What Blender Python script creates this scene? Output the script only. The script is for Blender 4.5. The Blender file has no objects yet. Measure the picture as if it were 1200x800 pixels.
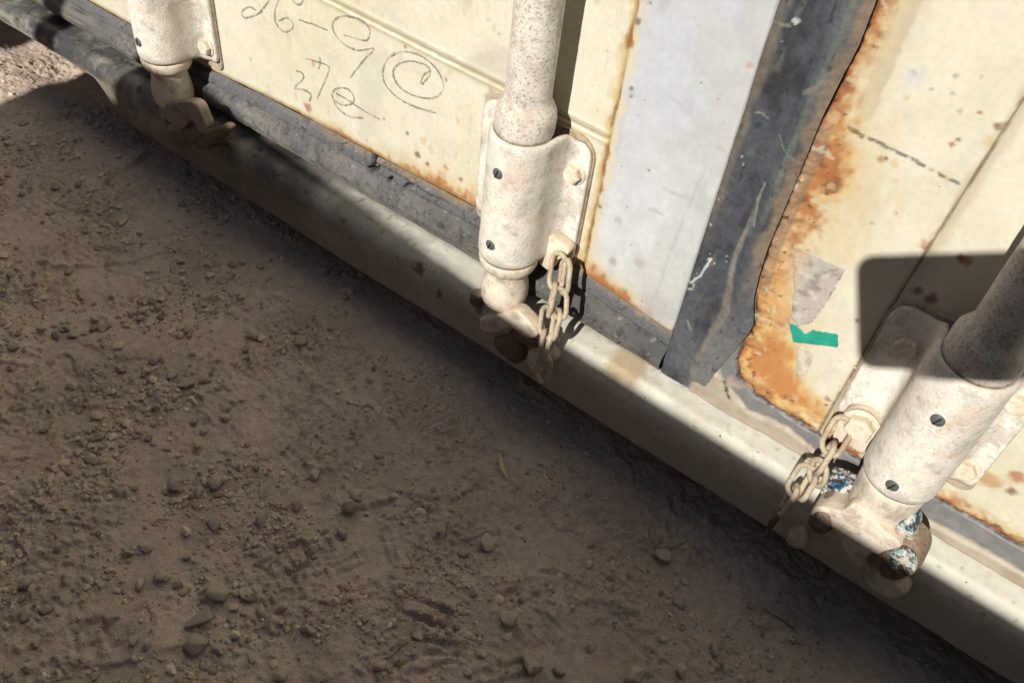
import bpy, math, random
import numpy as np
from mathutils import Vector, Matrix

SC = bpy.context.scene
COL = SC.collection
random.seed(4)
rng = np.random.default_rng(7)

# ------------------------------------------------------------------ camera
F = 1048.0
CAM = np.array([0.15782847, -0.50880021, 0.53267757])
R = np.array([[0.7918, 0.6032, 0.0958], [0.4903, -0.5341, -0.6887], [-0.3643, 0.5923, -0.7187]])
u_, s_, v_ = np.linalg.svd(R); R = u_ @ v_          # rows: right, down, forward in world axes
cd = bpy.data.cameras.new('camera'); cam = bpy.data.objects.new('camera', cd); COL.objects.link(cam)
cd.sensor_width = 36.0; cd.lens = F / 1200 * 36.0; cd.clip_start = 0.01; cd.clip_end = 500
mw = Matrix.Identity(4)
for i in range(3):
    mw[i][0] = R[0][i]; mw[i][1] = -R[1][i]; mw[i][2] = -R[2][i]; mw[i][3] = CAM[i]
cam.matrix_world = mw
SC.camera = cam

# ------------------------------------------------------------------ light
SUN = np.array([-0.05302095, 0.80452154, -0.59155209])      # direction the light travels
W = bpy.data.worlds.new('World'); SC.world = W; W.use_nodes = True
nt = W.node_tree; bg = nt.nodes['Background']
sky = nt.nodes.new('ShaderNodeTexSky'); sky.sky_type = 'NISHITA'; sky.sun_disc = False
sky.sun_elevation = math.asin(-SUN[2]); sky.sun_rotation = math.atan2(-SUN[0], -SUN[1])
sky.dust_density = 0.8; sky.ozone_density = 0.4; sky.air_density = 0.9
nt.links.new(sky.outputs[0], bg.inputs[0]); bg.inputs[1].default_value = 0.05
sl = bpy.data.lights.new('sun', 'SUN'); so = bpy.data.objects.new('sun', sl); COL.objects.link(so)
sl.energy = 5.0; sl.angle = math.radians(0.53); sl.color = (1.0, 0.955, 0.88)
so.rotation_euler = Vector(SUN).to_track_quat('-Z', 'Y').to_euler(); so.location = (0, -3, 3)
SC.view_settings.view_transform = 'Standard'; SC.view_settings.look = 'None'
SC.view_settings.exposure = 0.20; SC.view_settings.gamma = 1.0
SC.view_settings.use_curve_mapping = False

# ------------------------------------------------------------------ survey helpers
def ray(px, py):
    return R.T @ np.array([(px - 600) / F, (py - 400) / F, 1.0])
def P(px, py, y=0.0):                       # a surveyed point on the vertical plane at depth y
    r = ray(px, py); return CAM + r * (y - CAM[1]) / r[1]
def G(px, py, z):                           # a surveyed point on a level plane
    r = ray(px, py); return CAM + r * (z - CAM[2]) / r[2]
def PP(pts, y=0.0):
    return np.array([P(a, b, y)[[0, 2]] for a, b in pts])

# ------------------------------------------------------------------ numpy noise
_perm = rng.permutation(4096)
_gr = rng.uniform(0, 2 * np.pi, 4096)
def noise(x, y, seed=0):
    xi = np.floor(x).astype(np.int64); yi = np.floor(y).astype(np.int64)
    xf = x - xi; yf = y - yi
    def g(a, b, dx, dy):
        h = _gr[(_perm[(_perm[(a + seed * 131) & 4095] + b) & 4095])]
        return np.cos(h) * dx + np.sin(h) * dy
    u = xf * xf * xf * (xf * (xf * 6 - 15) + 10); v = yf * yf * yf * (yf * (yf * 6 - 15) + 10)
    a = g(xi, yi, xf, yf); b = g(xi + 1, yi, xf - 1, yf)
    c = g(xi, yi + 1, xf, yf - 1); d = g(xi + 1, yi + 1, xf - 1, yf - 1)
    return ((a * (1 - u) + b * u) * (1 - v) + (c * (1 - u) + d * u) * v) * 1.5
def fbm(x, y, size, octs=4, seed=0, gain=0.5):
    s = np.zeros_like(x, dtype=float); a = 1.0; t = 0.0
    for i in range(octs):
        s += a * noise(x / size + 17.3 * i, y / size - 9.1 * i, seed + i); t += a; a *= gain; size /= 2.03
    return s / t
def sm(a, b, x):
    t = np.clip((x - a) / (b - a + 1e-12), 0, 1); return t * t * (3 - 2 * t)
def dpoly(X, Y, pts):                       # unsigned distance to a polyline
    d = np.full(X.shape, 1e9)
    for (x0, y0), (x1, y1) in zip(pts[:-1], pts[1:]):
        dx, dy = x1 - x0, y1 - y0; L = dx * dx + dy * dy + 1e-15
        t = np.clip(((X - x0) * dx + (Y - y0) * dy) / L, 0, 1)
        d = np.minimum(d, np.hypot(X - x0 - t * dx, Y - y0 - t * dy))
    return d
def sdf(X, Y, pts):                         # signed distance to a polygon, negative inside
    pts = list(map(tuple, pts)); cl = pts + [pts[0]]
    d = dpoly(X, Y, cl); ins = np.zeros(X.shape, bool)
    for (x0, y0), (x1, y1) in zip(cl[:-1], cl[1:]):
        c = ((y0 > Y) != (y1 > Y)) & (X < (x1 - x0) * (Y - y0) / (y1 - y0 + 1e-15) + x0)
        ins ^= c
    return np.where(ins, -d, d)
def side(X, Y, pts):                        # signed distance to an open polyline, positive on its left
    best = np.full(X.shape, 1e9); sg = np.zeros(X.shape)
    for (x0, y0), (x1, y1) in zip(pts[:-1], pts[1:]):
        dx, dy = x1 - x0, y1 - y0; L = dx * dx + dy * dy + 1e-15
        t = np.clip(((X - x0) * dx + (Y - y0) * dy) / L, 0, 1)
        d = np.hypot(X - x0 - t * dx, Y - y0 - t * dy)
        c = dx * (Y - y0) - dy * (X - x0)
        m = d < best; best = np.where(m, d, best); sg = np.where(m, np.sign(c), sg)
    return best * sg
def lin(r, g, b, k=1.0):
    v = np.array([r, g, b]) / 255.0
    return np.where(v <= 0.04045, v / 12.92, ((v + 0.055) / 1.055) ** 2.4) / k
KL = np.array([1.50, 1.42, 1.32])           # what a vertical sunlit face returns of its albedo
def lit(r, g, b): return np.minimum(lin(r, g, b) / KL, 0.86)
def spline(pts, n=8):
    p = np.array(pts, float); out = []
    q = np.vstack([2 * p[0] - p[1], p, 2 * p[-1] - p[-2]])
    for i in range(1, len(q) - 2):
        for k in range(n):
            t = k / n
            out.append(0.5 * ((2 * q[i]) + (q[i + 1] - q[i - 1]) * t + (2 * q[i - 1] - 5 * q[i] + 4 * q[i + 1] - q[i + 2]) * t * t + (3 * q[i] - q[i - 1] - 3 * q[i + 1] + q[i + 2]) * t ** 3))
    out.append(p[-1]); return np.array(out)

# ------------------------------------------------------------------ objects
def tag(o, label=None, cat=None, group=None, kind=None):
    if label: o['label'] = label
    if cat: o['category'] = cat
    if group: o['group'] = group
    if kind: o['kind'] = kind
    return o
def empty(name, loc=(0, 0, 0), parent=None):
    o = bpy.data.objects.new(name, None); COL.objects.link(o); o.location = loc; o.parent = parent
    o.empty_display_size = 0.05; return o
def mesh(name, V, Fc, mat, parent=None, smooth=True, col=None, loc=None):
    m = bpy.data.meshes.new(name)
    V = np.asarray(V, dtype=np.float32)
    if isinstance(Fc, np.ndarray):
        n, k = Fc.shape
        m.vertices.add(len(V)); m.vertices.foreach_set('co', V.ravel())
        m.loops.add(n * k); m.loops.foreach_set('vertex_index', Fc.astype(np.int32).ravel())
        m.polygons.add(n); m.polygons.foreach_set('loop_start', np.arange(0, n * k, k, dtype=np.int32))
        m.polygons.foreach_set('loop_total', np.full(n, k, dtype=np.int32))
        m.update(calc_edges=True)
    else:
        m.from_pydata([tuple(map(float, v)) for v in V], [], Fc)
    m.polygons.foreach_set('use_smooth', np.full(len(m.polygons), smooth))
    if col is not None:
        a = m.color_attributes.new('col', 'FLOAT_COLOR', 'POINT')
        c = np.ones((len(V), 4), dtype=np.float32); c[:, :3] = col; a.data.foreach_set('color', c.ravel())
    m.materials.append(mat); m.validate()
    o = bpy.data.objects.new(name, m); COL.objects.link(o); o.parent = parent
    if loc is not None: o.location = loc
    return o
def gridf(nu, nv, flip=False, off=0):
    i = np.arange(nu - 1)[:, None]; j = np.arange(nv - 1)[None, :]
    a = (i * nv + j).ravel() + off
    f = np.stack([a, a + nv, a + nv + 1, a + 1], 1)
    return f[:, ::-1] if flip else f
def lathe(prof, seg=40, close=True, jitter=0.0, seed=0, ang=(0, 2 * math.pi)):
    prof = np.array(prof); th = np.linspace(ang[0], ang[1], seg, endpoint=False)
    T, I = np.meshgrid(th, np.arange(len(prof)))
    r = prof[:, 0][:, None] * np.ones_like(T); z = prof[:, 1][:, None] * np.ones_like(T)
    if jitter:
        j = fbm(np.cos(T) * 0.03 + z * 1.1, np.sin(T) * 0.03 - z * 0.7, 0.014, 3, seed) * jitter
        r = np.maximum(r + j * (r > 1e-4), 0)
    V = np.stack([r * np.cos(T), r * np.sin(T), z], -1).reshape(-1, 3)
    Fc = []
    n = len(prof)
    for i in range(n - 1):
        for k in range(seg):
            a = i * seg + k; b = i * seg + (k + 1) % seg
            Fc.append((a, b, b + seg, a + seg))
    if close:
        Fc.append(tuple(range(seg))[::-1]); Fc.append(tuple(range((n - 1) * seg, n * seg)))
    return V, Fc
def dense(prof, step=0.003):
    out = [prof[0]]
    for a, b in zip(prof[:-1], prof[1:]):
        n = max(1, int(math.hypot(b[0] - a[0], b[1] - a[1]) / step))
        for k in range(1, n + 1): out.append((a[0] + (b[0] - a[0]) * k / n, a[1] + (b[1] - a[1]) * k / n))
    return out
def tube(path, r, seg=10, closed=False, caps=True):
    p = np.array(path, float); n = len(p); rr = np.broadcast_to(r, (n,))
    V = []; up = None
    for i in range(n):
        t = (p[(i + 1) % n] - p[i - 1]) if closed else (p[min(i + 1, n - 1)] - p[max(i - 1, 0)])
        t = t / (np.linalg.norm(t) + 1e-12)
        if up is None: up = np.cross(t, [0.31, 0.2, 0.93]); up /= np.linalg.norm(up)
        up = up - t * (up @ t); up /= np.linalg.norm(up) + 1e-12
        w = np.cross(t, up)
        for k in range(seg):
            a = 2 * math.pi * k / seg; V.append(p[i] + (up * math.cos(a) + w * math.sin(a)) * rr[i])
    Fc = []
    for i in range(n if closed else n - 1):
        for k in range(seg):
            a = i * seg + k; b = i * seg + (k + 1) % seg; c = ((i + 1) % n) * seg
            Fc.append((a, b, c + (k + 1) % seg, c + k))
    if not closed and caps:
        Fc.append(tuple(range(seg))[::-1]); Fc.append(tuple(range((n - 1) * seg, n * seg)))
    return np.array(V), Fc
def place(V, loc, rot=None):
    V = np.asarray(V)
    if rot is not None: V = V @ np.array(rot.to_3x3() if hasattr(rot, 'to_3x3') else rot).T
    return V + np.array(loc)
def prism(poly, y0, y1, bev=0.0015, warp=0.0, seed=0):      # an outline in x,z given a thickness in y, edges eased
    p = np.array(poly, float); n = len(p); c = p.mean(0)
    nx = np.roll(p, -1, 0) - np.roll(p, 1, 0); nn = np.stack([nx[:, 1], -nx[:, 0]], 1); nn /= np.linalg.norm(nn, axis=1)[:, None] + 1e-12
    area = 0.5 * np.sum(p[:, 0] * np.roll(p[:, 1], -1) - np.roll(p[:, 0], -1) * p[:, 1])
    if area < 0: p = p[::-1]; nn = -nn[::-1]; nn = nn * 1.0
    nx = np.roll(p, -1, 0) - np.roll(p, 1, 0); nn = np.stack([nx[:, 1], -nx[:, 0]], 1); nn /= np.linalg.norm(nn, axis=1)[:, None] + 1e-12
    inn = p - nn * bev * 1.0; inn3 = p - nn * bev * 0.3
    rings = [(inn, y0), (inn3, y0 + bev * 0.3), (p, y0 + bev), (p, y1 - bev), (inn3, y1 - bev * 0.3), (inn, y1)]
    V = []
    for q, y in rings:
        for a, b in q: V.append((a, y, b))
    V = np.array(V)
    if warp: V[:, 1] += fbm(V[:, 0], V[:, 2], 0.02, 2, seed) * warp
    Fc = [tuple(range(n))[::1]]
    for k in range(5):
        for i in range(n):
            j = (i + 1) % n; Fc.append((k * n + i, (k + 1) * n + i, (k + 1) * n + j, k * n + j))
    Fc.append(tuple(range(5 * n, 6 * n))[::-1])
    return V, Fc
def merge(parts):
    V = []; Fc = []; o = 0
    for v, f in parts:
        V.append(np.asarray(v)); Fc += [tuple(int(i) + o for i in q) for q in f]; o += len(v)
    return np.vstack(V), Fc

# ------------------------------------------------------------------ materials
def M_base(name):
    m = bpy.data.materials.new(name); m.use_nodes = True; t = m.node_tree
    return m, t, t.nodes['Principled BSDF']
def nz(t, scale, detail=5, rough=0.6, vec=None, dist=0.0):
    n = t.nodes.new('ShaderNodeTexNoise'); n.inputs['Scale'].default_value = scale
    n.inputs['Detail'].default_value = detail; n.inputs['Roughness'].default_value = rough; n.inputs['Distortion'].default_value = dist
    if vec is not None: t.links.new(vec, n.inputs['Vector'])
    return n
def ramp(t, src, stops):
    r = t.nodes.new('ShaderNodeValToRGB'); e = r.color_ramp.elements
    while len(e) < len(stops): e.new(0.5)
    for k, (p, c) in zip(e, stops):
        k.position = p; k.color = (*(c if hasattr(c, '__len__') else (c, c, c)), 1)
    t.links.new(src, r.inputs[0]); return r
def mix(t, a, b, fac, mode='MIX'):
    n = t.nodes.new('ShaderNodeMix'); n.data_type = 'RGBA'; n.blend_type = mode
    for s, i in ((a, 6), (b, 7)):
        if hasattr(s, 'is_linked') or isinstance(s, bpy.types.NodeSocket): t.links.new(s, n.inputs[i])
        else: n.inputs[i].default_value = (*s, 1)
    if isinstance(fac, bpy.types.NodeSocket): t.links.new(fac, n.inputs[0])
    else: n.inputs[0].default_value = fac
    return n.outputs[2]
def bump(t, b, layers):
    prev = None
    for src, strength, dist in layers:
        n = t.nodes.new('ShaderNodeBump'); n.inputs['Strength'].default_value = strength; n.inputs['Distance'].default_value = dist
        t.links.new(src, n.inputs['Height'])
        if prev is not None: t.links.new(prev, n.inputs['Normal'])
        prev = n.outputs[0]
    t.links.new(prev, b.inputs['Normal'])
def objco(t):
    n = t.nodes.new('ShaderNodeTexCoord'); return n.outputs['Object']

def painted(name, rough=0.55, b1=(220, 0.25, 0.0006), b2=(1300, 0.25, 0.0002), spec=0.35, var=0.1, speck=None):
    m, t, b = M_base(name); v = objco(t)
    a = t.nodes.new('ShaderNodeVertexColor'); a.layer_name = 'col'
    n1 = nz(t, b1[0], 5, 0.6, v); n2 = nz(t, b2[0], 3, 0.6, v); n3 = nz(t, 35, 5, 0.6, v)
    r = ramp(t, n1.outputs[0], [(0.3, 1 - var), (0.7, 1 + var * 0.3)])
    c = mix(t, a.outputs[0], r.outputs[0], 1.0, 'MULTIPLY')
    r2 = ramp(t, n3.outputs[0], [(0.3, (1 - var * 0.8, 1 - var * 0.9, 1 - var)), (0.65, 1.0)])
    c = mix(t, c, r2.outputs[0], 1.0, 'MULTIPLY')
    if speck:
        n4 = nz(t, speck[0], 2, 0.5, v); k = ramp(t, n4.outputs[0], [(speck[1], 0.0), (speck[1] + 0.03, 1.0)])
        c = mix(t, c, speck[2], k.outputs[0])
    t.links.new(c, b.inputs['Base Color'])
    rr = ramp(t, n3.outputs[0], [(0.3, rough - 0.1), (0.7, rough + 0.15)]); t.links.new(rr.outputs[0], b.inputs['Roughness'])
    b.inputs['Specular IOR Level'].default_value = spec
    bump(t, b, [(n1.outputs[0], b1[1], b1[2]), (n2.outputs[0], b2[1], b2[2])])
    return m
M_door = painted('weathered_cream_paint', 0.5, var=0.08, speck=(210, .745, tuple(lin(150, 128, 100))))
M_rub = painted('aged_rubber', 0.75, (260, 0.6, 0.0012), (1100, 0.6, 0.0005), 0.25, 0.22)
M_sill = painted('dusty_white_sill_paint', 0.5, (120, 0.2, 0.0012), (1500, 0.3, 0.0002), 0.3, 0.12, (190, .735, tuple(lin(120, 100, 80))))

def hardware_mat(name, base, dark, rustc, pits=0.62, rough=0.6, green=None, dust=0.35):
    m, t, b = M_base(name); v = objco(t)
    n1 = nz(t, 60, 6, 0.65, v); n2 = nz(t, 420, 5, 0.7, v, 0.4); n3 = nz(t, 18, 4, 0.6, v, 0.6); n5 = nz(t, 900, 3, 0.6, v)
    c = ramp(t, n1.outputs[0], [(0.25, dark), (0.5, base), (0.72, tuple(min(1, x * 1.12) for x in base))]).outputs[0]
    k = ramp(t, n2.outputs[0], [(pits - 0.02, 0.0), (pits + 0.06, 0.75)])
    c = mix(t, c, tuple(x * 0.38 for x in base), k.outputs[0])
    n7 = nz(t, 650, 4, 0.75, v); k7 = ramp(t, n7.outputs[0], [(0.60, 0.0), (0.68, 0.6)])
    c = mix(t, c, tuple(min(.9, x * 1.35) for x in base), k7.outputs[0])
    n8 = nz(t, 160, 3, 0.7, v); k8 = ramp(t, n8.outputs[0], [(0.64, 0.0), (0.72, 0.45)])
    c = mix(t, c, tuple(x * 0.5 for x in dark), k8.outputs[0])
    n9 = nz(t, 38, 8, 0.75, v, .3); k9 = ramp(t, n9.outputs[0], [(0.53, 0.0), (0.60, 0.5)])
    c = mix(t, c, tuple(x * .82 for x in dark), k9.outputs[0])
    k2 = ramp(t, n3.outputs[0], [(0.57, 0.0), (0.70, 0.6)])
    c = mix(t, c, rustc, k2.outputs[0])
    if green:
        n6 = nz(t, 26, 2, 0.5, v); k3 = ramp(t, n6.outputs[0], [(0.68, 0.0), (0.71, 0.8)]); c = mix(t, c, green, k3.outputs[0])
    # dust that has settled on upward faces
    g = t.nodes.new('ShaderNodeNewGeometry'); s = t.nodes.new('ShaderNodeSeparateXYZ'); t.links.new(g.outputs['Normal'], s.inputs[0])
    d = ramp(t, s.outputs['Z'], [(0.1, 0.0), (0.7, dust)])
    c = mix(t, c, tuple(lin(190, 165, 130)), d.outputs[0])
    t.links.new(c, b.inputs['Base Color'])
    b.inputs['Roughness'].default_value = rough; b.inputs['Specular IOR Level'].default_value = 0.4
    bump(t, b, [(n1.outputs[0], 0.15, 0.0015), (n2.outputs[0], 0.6, 0.0011), (k9.outputs[0], -0.35, 0.0004), (n8.outputs[0], 0.35, 0.0008), (n5.outputs[0], 0.5, 0.0004)])
    return m
M_hw = hardware_mat('pitted_offwhite_steel', tuple(lin(222, 216, 205)), tuple(lin(172, 163, 150)), tuple(lin(196, 160, 130)), green=tuple(lin(165, 192, 178)), dust=.2)
M_rod = hardware_mat('pitted_rod_paint', tuple(lin(216, 208, 196)), tuple(lin(162, 153, 142)), tuple(lin(196, 158, 128)), pits=0.55, green=None, dust=.2)
M_bolt = hardware_mat('painted_bolt', tuple(lin(216, 204, 184)), tuple(lin(175, 158, 136)), tuple(lin(185, 135, 100)))
M_rkeep = hardware_mat('brown_scaled_casting', tuple(lin(138, 120, 102)), tuple(lin(62, 46, 38)), tuple(lin(120, 66, 42)), pits=0.50, dust=.1)
M_cam_shaded = hardware_mat('shaded_worn_casting', tuple(lin(150, 140, 126)), tuple(lin(98, 88, 78)), tuple(lin(120, 84, 60)), pits=0.58)  # darker copy of the cast steel, left cam's shade put into its colour
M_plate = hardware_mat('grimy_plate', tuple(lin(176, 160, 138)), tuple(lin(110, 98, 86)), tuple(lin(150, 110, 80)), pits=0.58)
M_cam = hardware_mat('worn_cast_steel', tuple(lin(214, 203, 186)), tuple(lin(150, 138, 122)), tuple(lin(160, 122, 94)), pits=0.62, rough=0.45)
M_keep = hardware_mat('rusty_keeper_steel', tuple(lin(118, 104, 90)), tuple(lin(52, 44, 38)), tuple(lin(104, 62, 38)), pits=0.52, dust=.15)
m, t, b = M_base('flaking_blue_paint'); v = objco(t)
n1 = nz(t, 62, 7, .72, v, .15); n2 = nz(t, 130, 6, .75, v)
c = ramp(t, n1.outputs[0], [(.38, tuple(lin(26, 34, 46))), (.45, tuple(lin(48, 86, 118))), (.47, tuple(lin(110, 155, 165))), (.51, tuple(lin(205, 202, 190))), (.66, tuple(lin(160, 146, 124)))])
c.color_ramp.interpolation = 'LINEAR'
c = mix(t, c.outputs[0], tuple(lin(44, 34, 30)), ramp(t, n2.outputs[0], [(.50, 0.), (.56, .92)]).outputs[0])
t.links.new(c, b.inputs['Base Color']); b.inputs['Roughness'].default_value = .5; bump(t, b, [(n1.outputs[0], .6, .003), (n2.outputs[0], .7, .0015)]); M_blue = m
M_chain = hardware_mat('dusty_chain', tuple(lin(180, 168, 148)), tuple(lin(112, 98, 82)), tuple(lin(146, 96, 62)), pits=0.57, rough=0.55)

def simple(name, c, rough=0.6, n=300, bs=0.3, bd=0.0006, var=0.25, spec=0.4, metal=0):
    m, t, b = M_base(name); v = objco(t); k = nz(t, n, 5, 0.6, v)
    r = ramp(t, k.outputs[0], [(0.3, tuple(x * (1 - var) for x in c)), (0.7, tuple(min(1, x * (1 + var * 0.5)) for x in c))])
    t.links.new(r.outputs[0], b.inputs['Base Color']); b.inputs['Roughness'].default_value = rough
    b.inputs['Specular IOR Level'].default_value = spec; b.inputs['Metallic'].default_value = metal
    bump(t, b, [(k.outputs[0], bs, bd)]); return m
M_plug = simple('dark_plug', tuple(lin(92, 92, 92)), 0.5)
M_slot = simple('slot_black', (0.012, 0.012, 0.012), 0.8)
M_tape = simple('green_tape', tuple(lin(42, 152, 130)), 0.5, 140, 0.8, 0.0014, 0.22)
M_stick = painted('sticker_residue', 0.7)
M_phone = simple('black_phone_case', (0.02, 0.02, 0.022), 0.4, 600, 0.1)
M_yard = simple('rust_red_paint', tuple(lin(125, 70, 55)), 0.6, 12)
M_post = simple('shadow_post_grey', (0.4, 0.4, 0.4), 0.5, 60)

# chalk: a broken waxy line
m, t, b = M_base('grey_crayon'); v = objco(t); n = nz(t, 1500, 3, 0.75, v)
b.inputs['Base Color'].default_value = (*lin(140, 130, 116), 1); b.inputs['Roughness'].default_value = 0.8
nf = nz(t, 45, 4, .7, v); mm = t.nodes.new('ShaderNodeMath'); mm.operation = 'MULTIPLY_ADD'; mm.inputs[1].default_value = .55; t.links.new(nf.outputs[0], mm.inputs[0]); t.links.new(n.outputs[0], mm.inputs[2])
k = ramp(t, mm.outputs[0], [(0.70, 0.0), (0.84, .9)]); t.links.new(k.outputs[0], b.inputs['Alpha']); M_chalk = m

# ================================================================== THE CONTAINER
YS = -0.035                                   # front face of the sill
ZT = -0.012                                   # top of the sill at the doors
ZB = -0.074                                   # underside of the sill
GZ = -0.112                                   # dirt level by the sill
box = tag(empty('shipping_container', (0, 0, GZ)), 'cream shipping container with rusty doors and rod locks standing over dry dirt', 'shipping container')
def part(name, V, Fc, mat, parent=None, col=None, smooth=True):     # world coordinates, hung under the container
    par = parent or box
    org = np.array(par.matrix_world.translation) if par is not box else np.array([0, 0, GZ])
    return mesh(name, np.asarray(V, float) - (ORG.get(par.name, org)), Fc, mat, par, smooth, col)
ORG = {box.name: np.array([0, 0, GZ])}
def sub(name, loc, parent=None):
    par = parent or box
    o = empty(name, tuple(np.array(loc) - ORG[par.name]), par); ORG[o.name] = np.array(loc, float); return o

def steps(lo, a, b, hi, fine, coarse):
    L = np.arange(lo, a, coarse) if lo < a else np.array([])
    H = np.arange(b + coarse, hi + coarse * 0.5, coarse) if b < hi else np.array([])
    return np.unique(np.round(np.concatenate([L, np.arange(a, b + fine * 0.5, fine), H, [hi] if b < hi else []]), 6))
def sheet(xs, zs, yf, colf, depth=0.03):      # a panel face with returned edges; xs, zs 1-d, or 2-d X, Z
    X, Z = (np.meshgrid(xs, zs, indexing='ij') if xs.ndim == 1 else (xs, zs))
    Y = yf(X, Z); C = colf(X, Z)
    n, m_ = X.shape
    V = np.stack([X, Y, Z], -1).reshape(-1, 3); Fc = gridf(n, m_)
    rim = np.concatenate([np.arange(m_ - 1), np.arange(m_ - 1, n * m_ - 1, m_), np.arange(n * m_ - 1, (n - 1) * m_, -1), np.arange((n - 1) * m_, 0, -m_)])
    B = V[rim].copy(); B[:, 1] += depth; o = len(V); k = len(rim); i = np.arange(k); j = (i + 1) % k
    V2 = np.vstack([V, B]); F2 = np.vstack([Fc, np.stack([rim[i], o + i, o + j, rim[j]], 1)[:, ::-1]])
    C2 = np.vstack([C.reshape(-1, 3), C.reshape(-1, 3)[rim]])
    return V2, F2, C2

def lerp(c, k, m): return c + (np.asarray(k) - c) * np.clip(m, 0, 1)[..., None]
RUST = [lit(138, 88, 62), lit(190, 124, 78), lit(218, 164, 110), lit(238, 212, 160)]
def rust(c, d, X, Z, w=0.012, seed=0, amt=1.0, hard=0.35):
    # d: distance from where the rust starts, positive away from it
    n = fbm(X, Z, 0.03, 5, seed); n2 = fbm(X, Z, 0.008, 4, seed + 9)
    n3 = fbm(X * 2.2, Z * .8, 0.012, 4, seed + 5); q = d / w + n * 0.9 + n2 * 0.5 + n3 * .45
    c = lerp(c, RUST[3], amt * (1 - sm(0.3, 2.2, q)) * 0.75)
    c = lerp(c, RUST[2], amt * (1 - sm(0.2, 1.0, q)) * 0.9)
    c = lerp(c, RUST[1], amt * (1 - sm(-0.2, 0.7, q + n2 * 0.5)) * 0.9)
    c = lerp(c, RUST[0], amt * sm(0.05, 0.45, n2 - q * 0.3) * (1 - sm(0, 0.9, q)) * 0.85)
    return c
def spot(c, X, Z, px, py, r, k, seed=0, soft=0.5, asp=1.0, y=0):
    x0, _, z0 = P(px, py, y)
    m = (np.abs(X - x0) < r * 4) & (np.abs(Z - z0) < r * 4)
    if not m.any(): return c
    x, z = X[m], Z[m]
    d = np.hypot((x - x0), (z - z0) * asp) / r + fbm(x, z, r * 1.3, 3, seed) * 0.9
    c[m] = lerp(c[m], k, (1 - sm(1 - soft * 1.3, 1 + soft * 0.8, d)) * .8); return c
def streak(c, X, Z, pts, w, k, seed=0, amt=1.0, br=0.0):
    p = PP(pts); d = dpoly(X, Z, p) / w + fbm(X, Z, 0.004, 3, seed) * 0.7
    m = (1 - sm(0.55, 1.1, d)) * amt
    if br: m = m * sm(-0.25, 0.05, fbm(X, Z, 0.006, 3, seed + 3) + 0.3 - br)
    return lerp(c, k, m)

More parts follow.
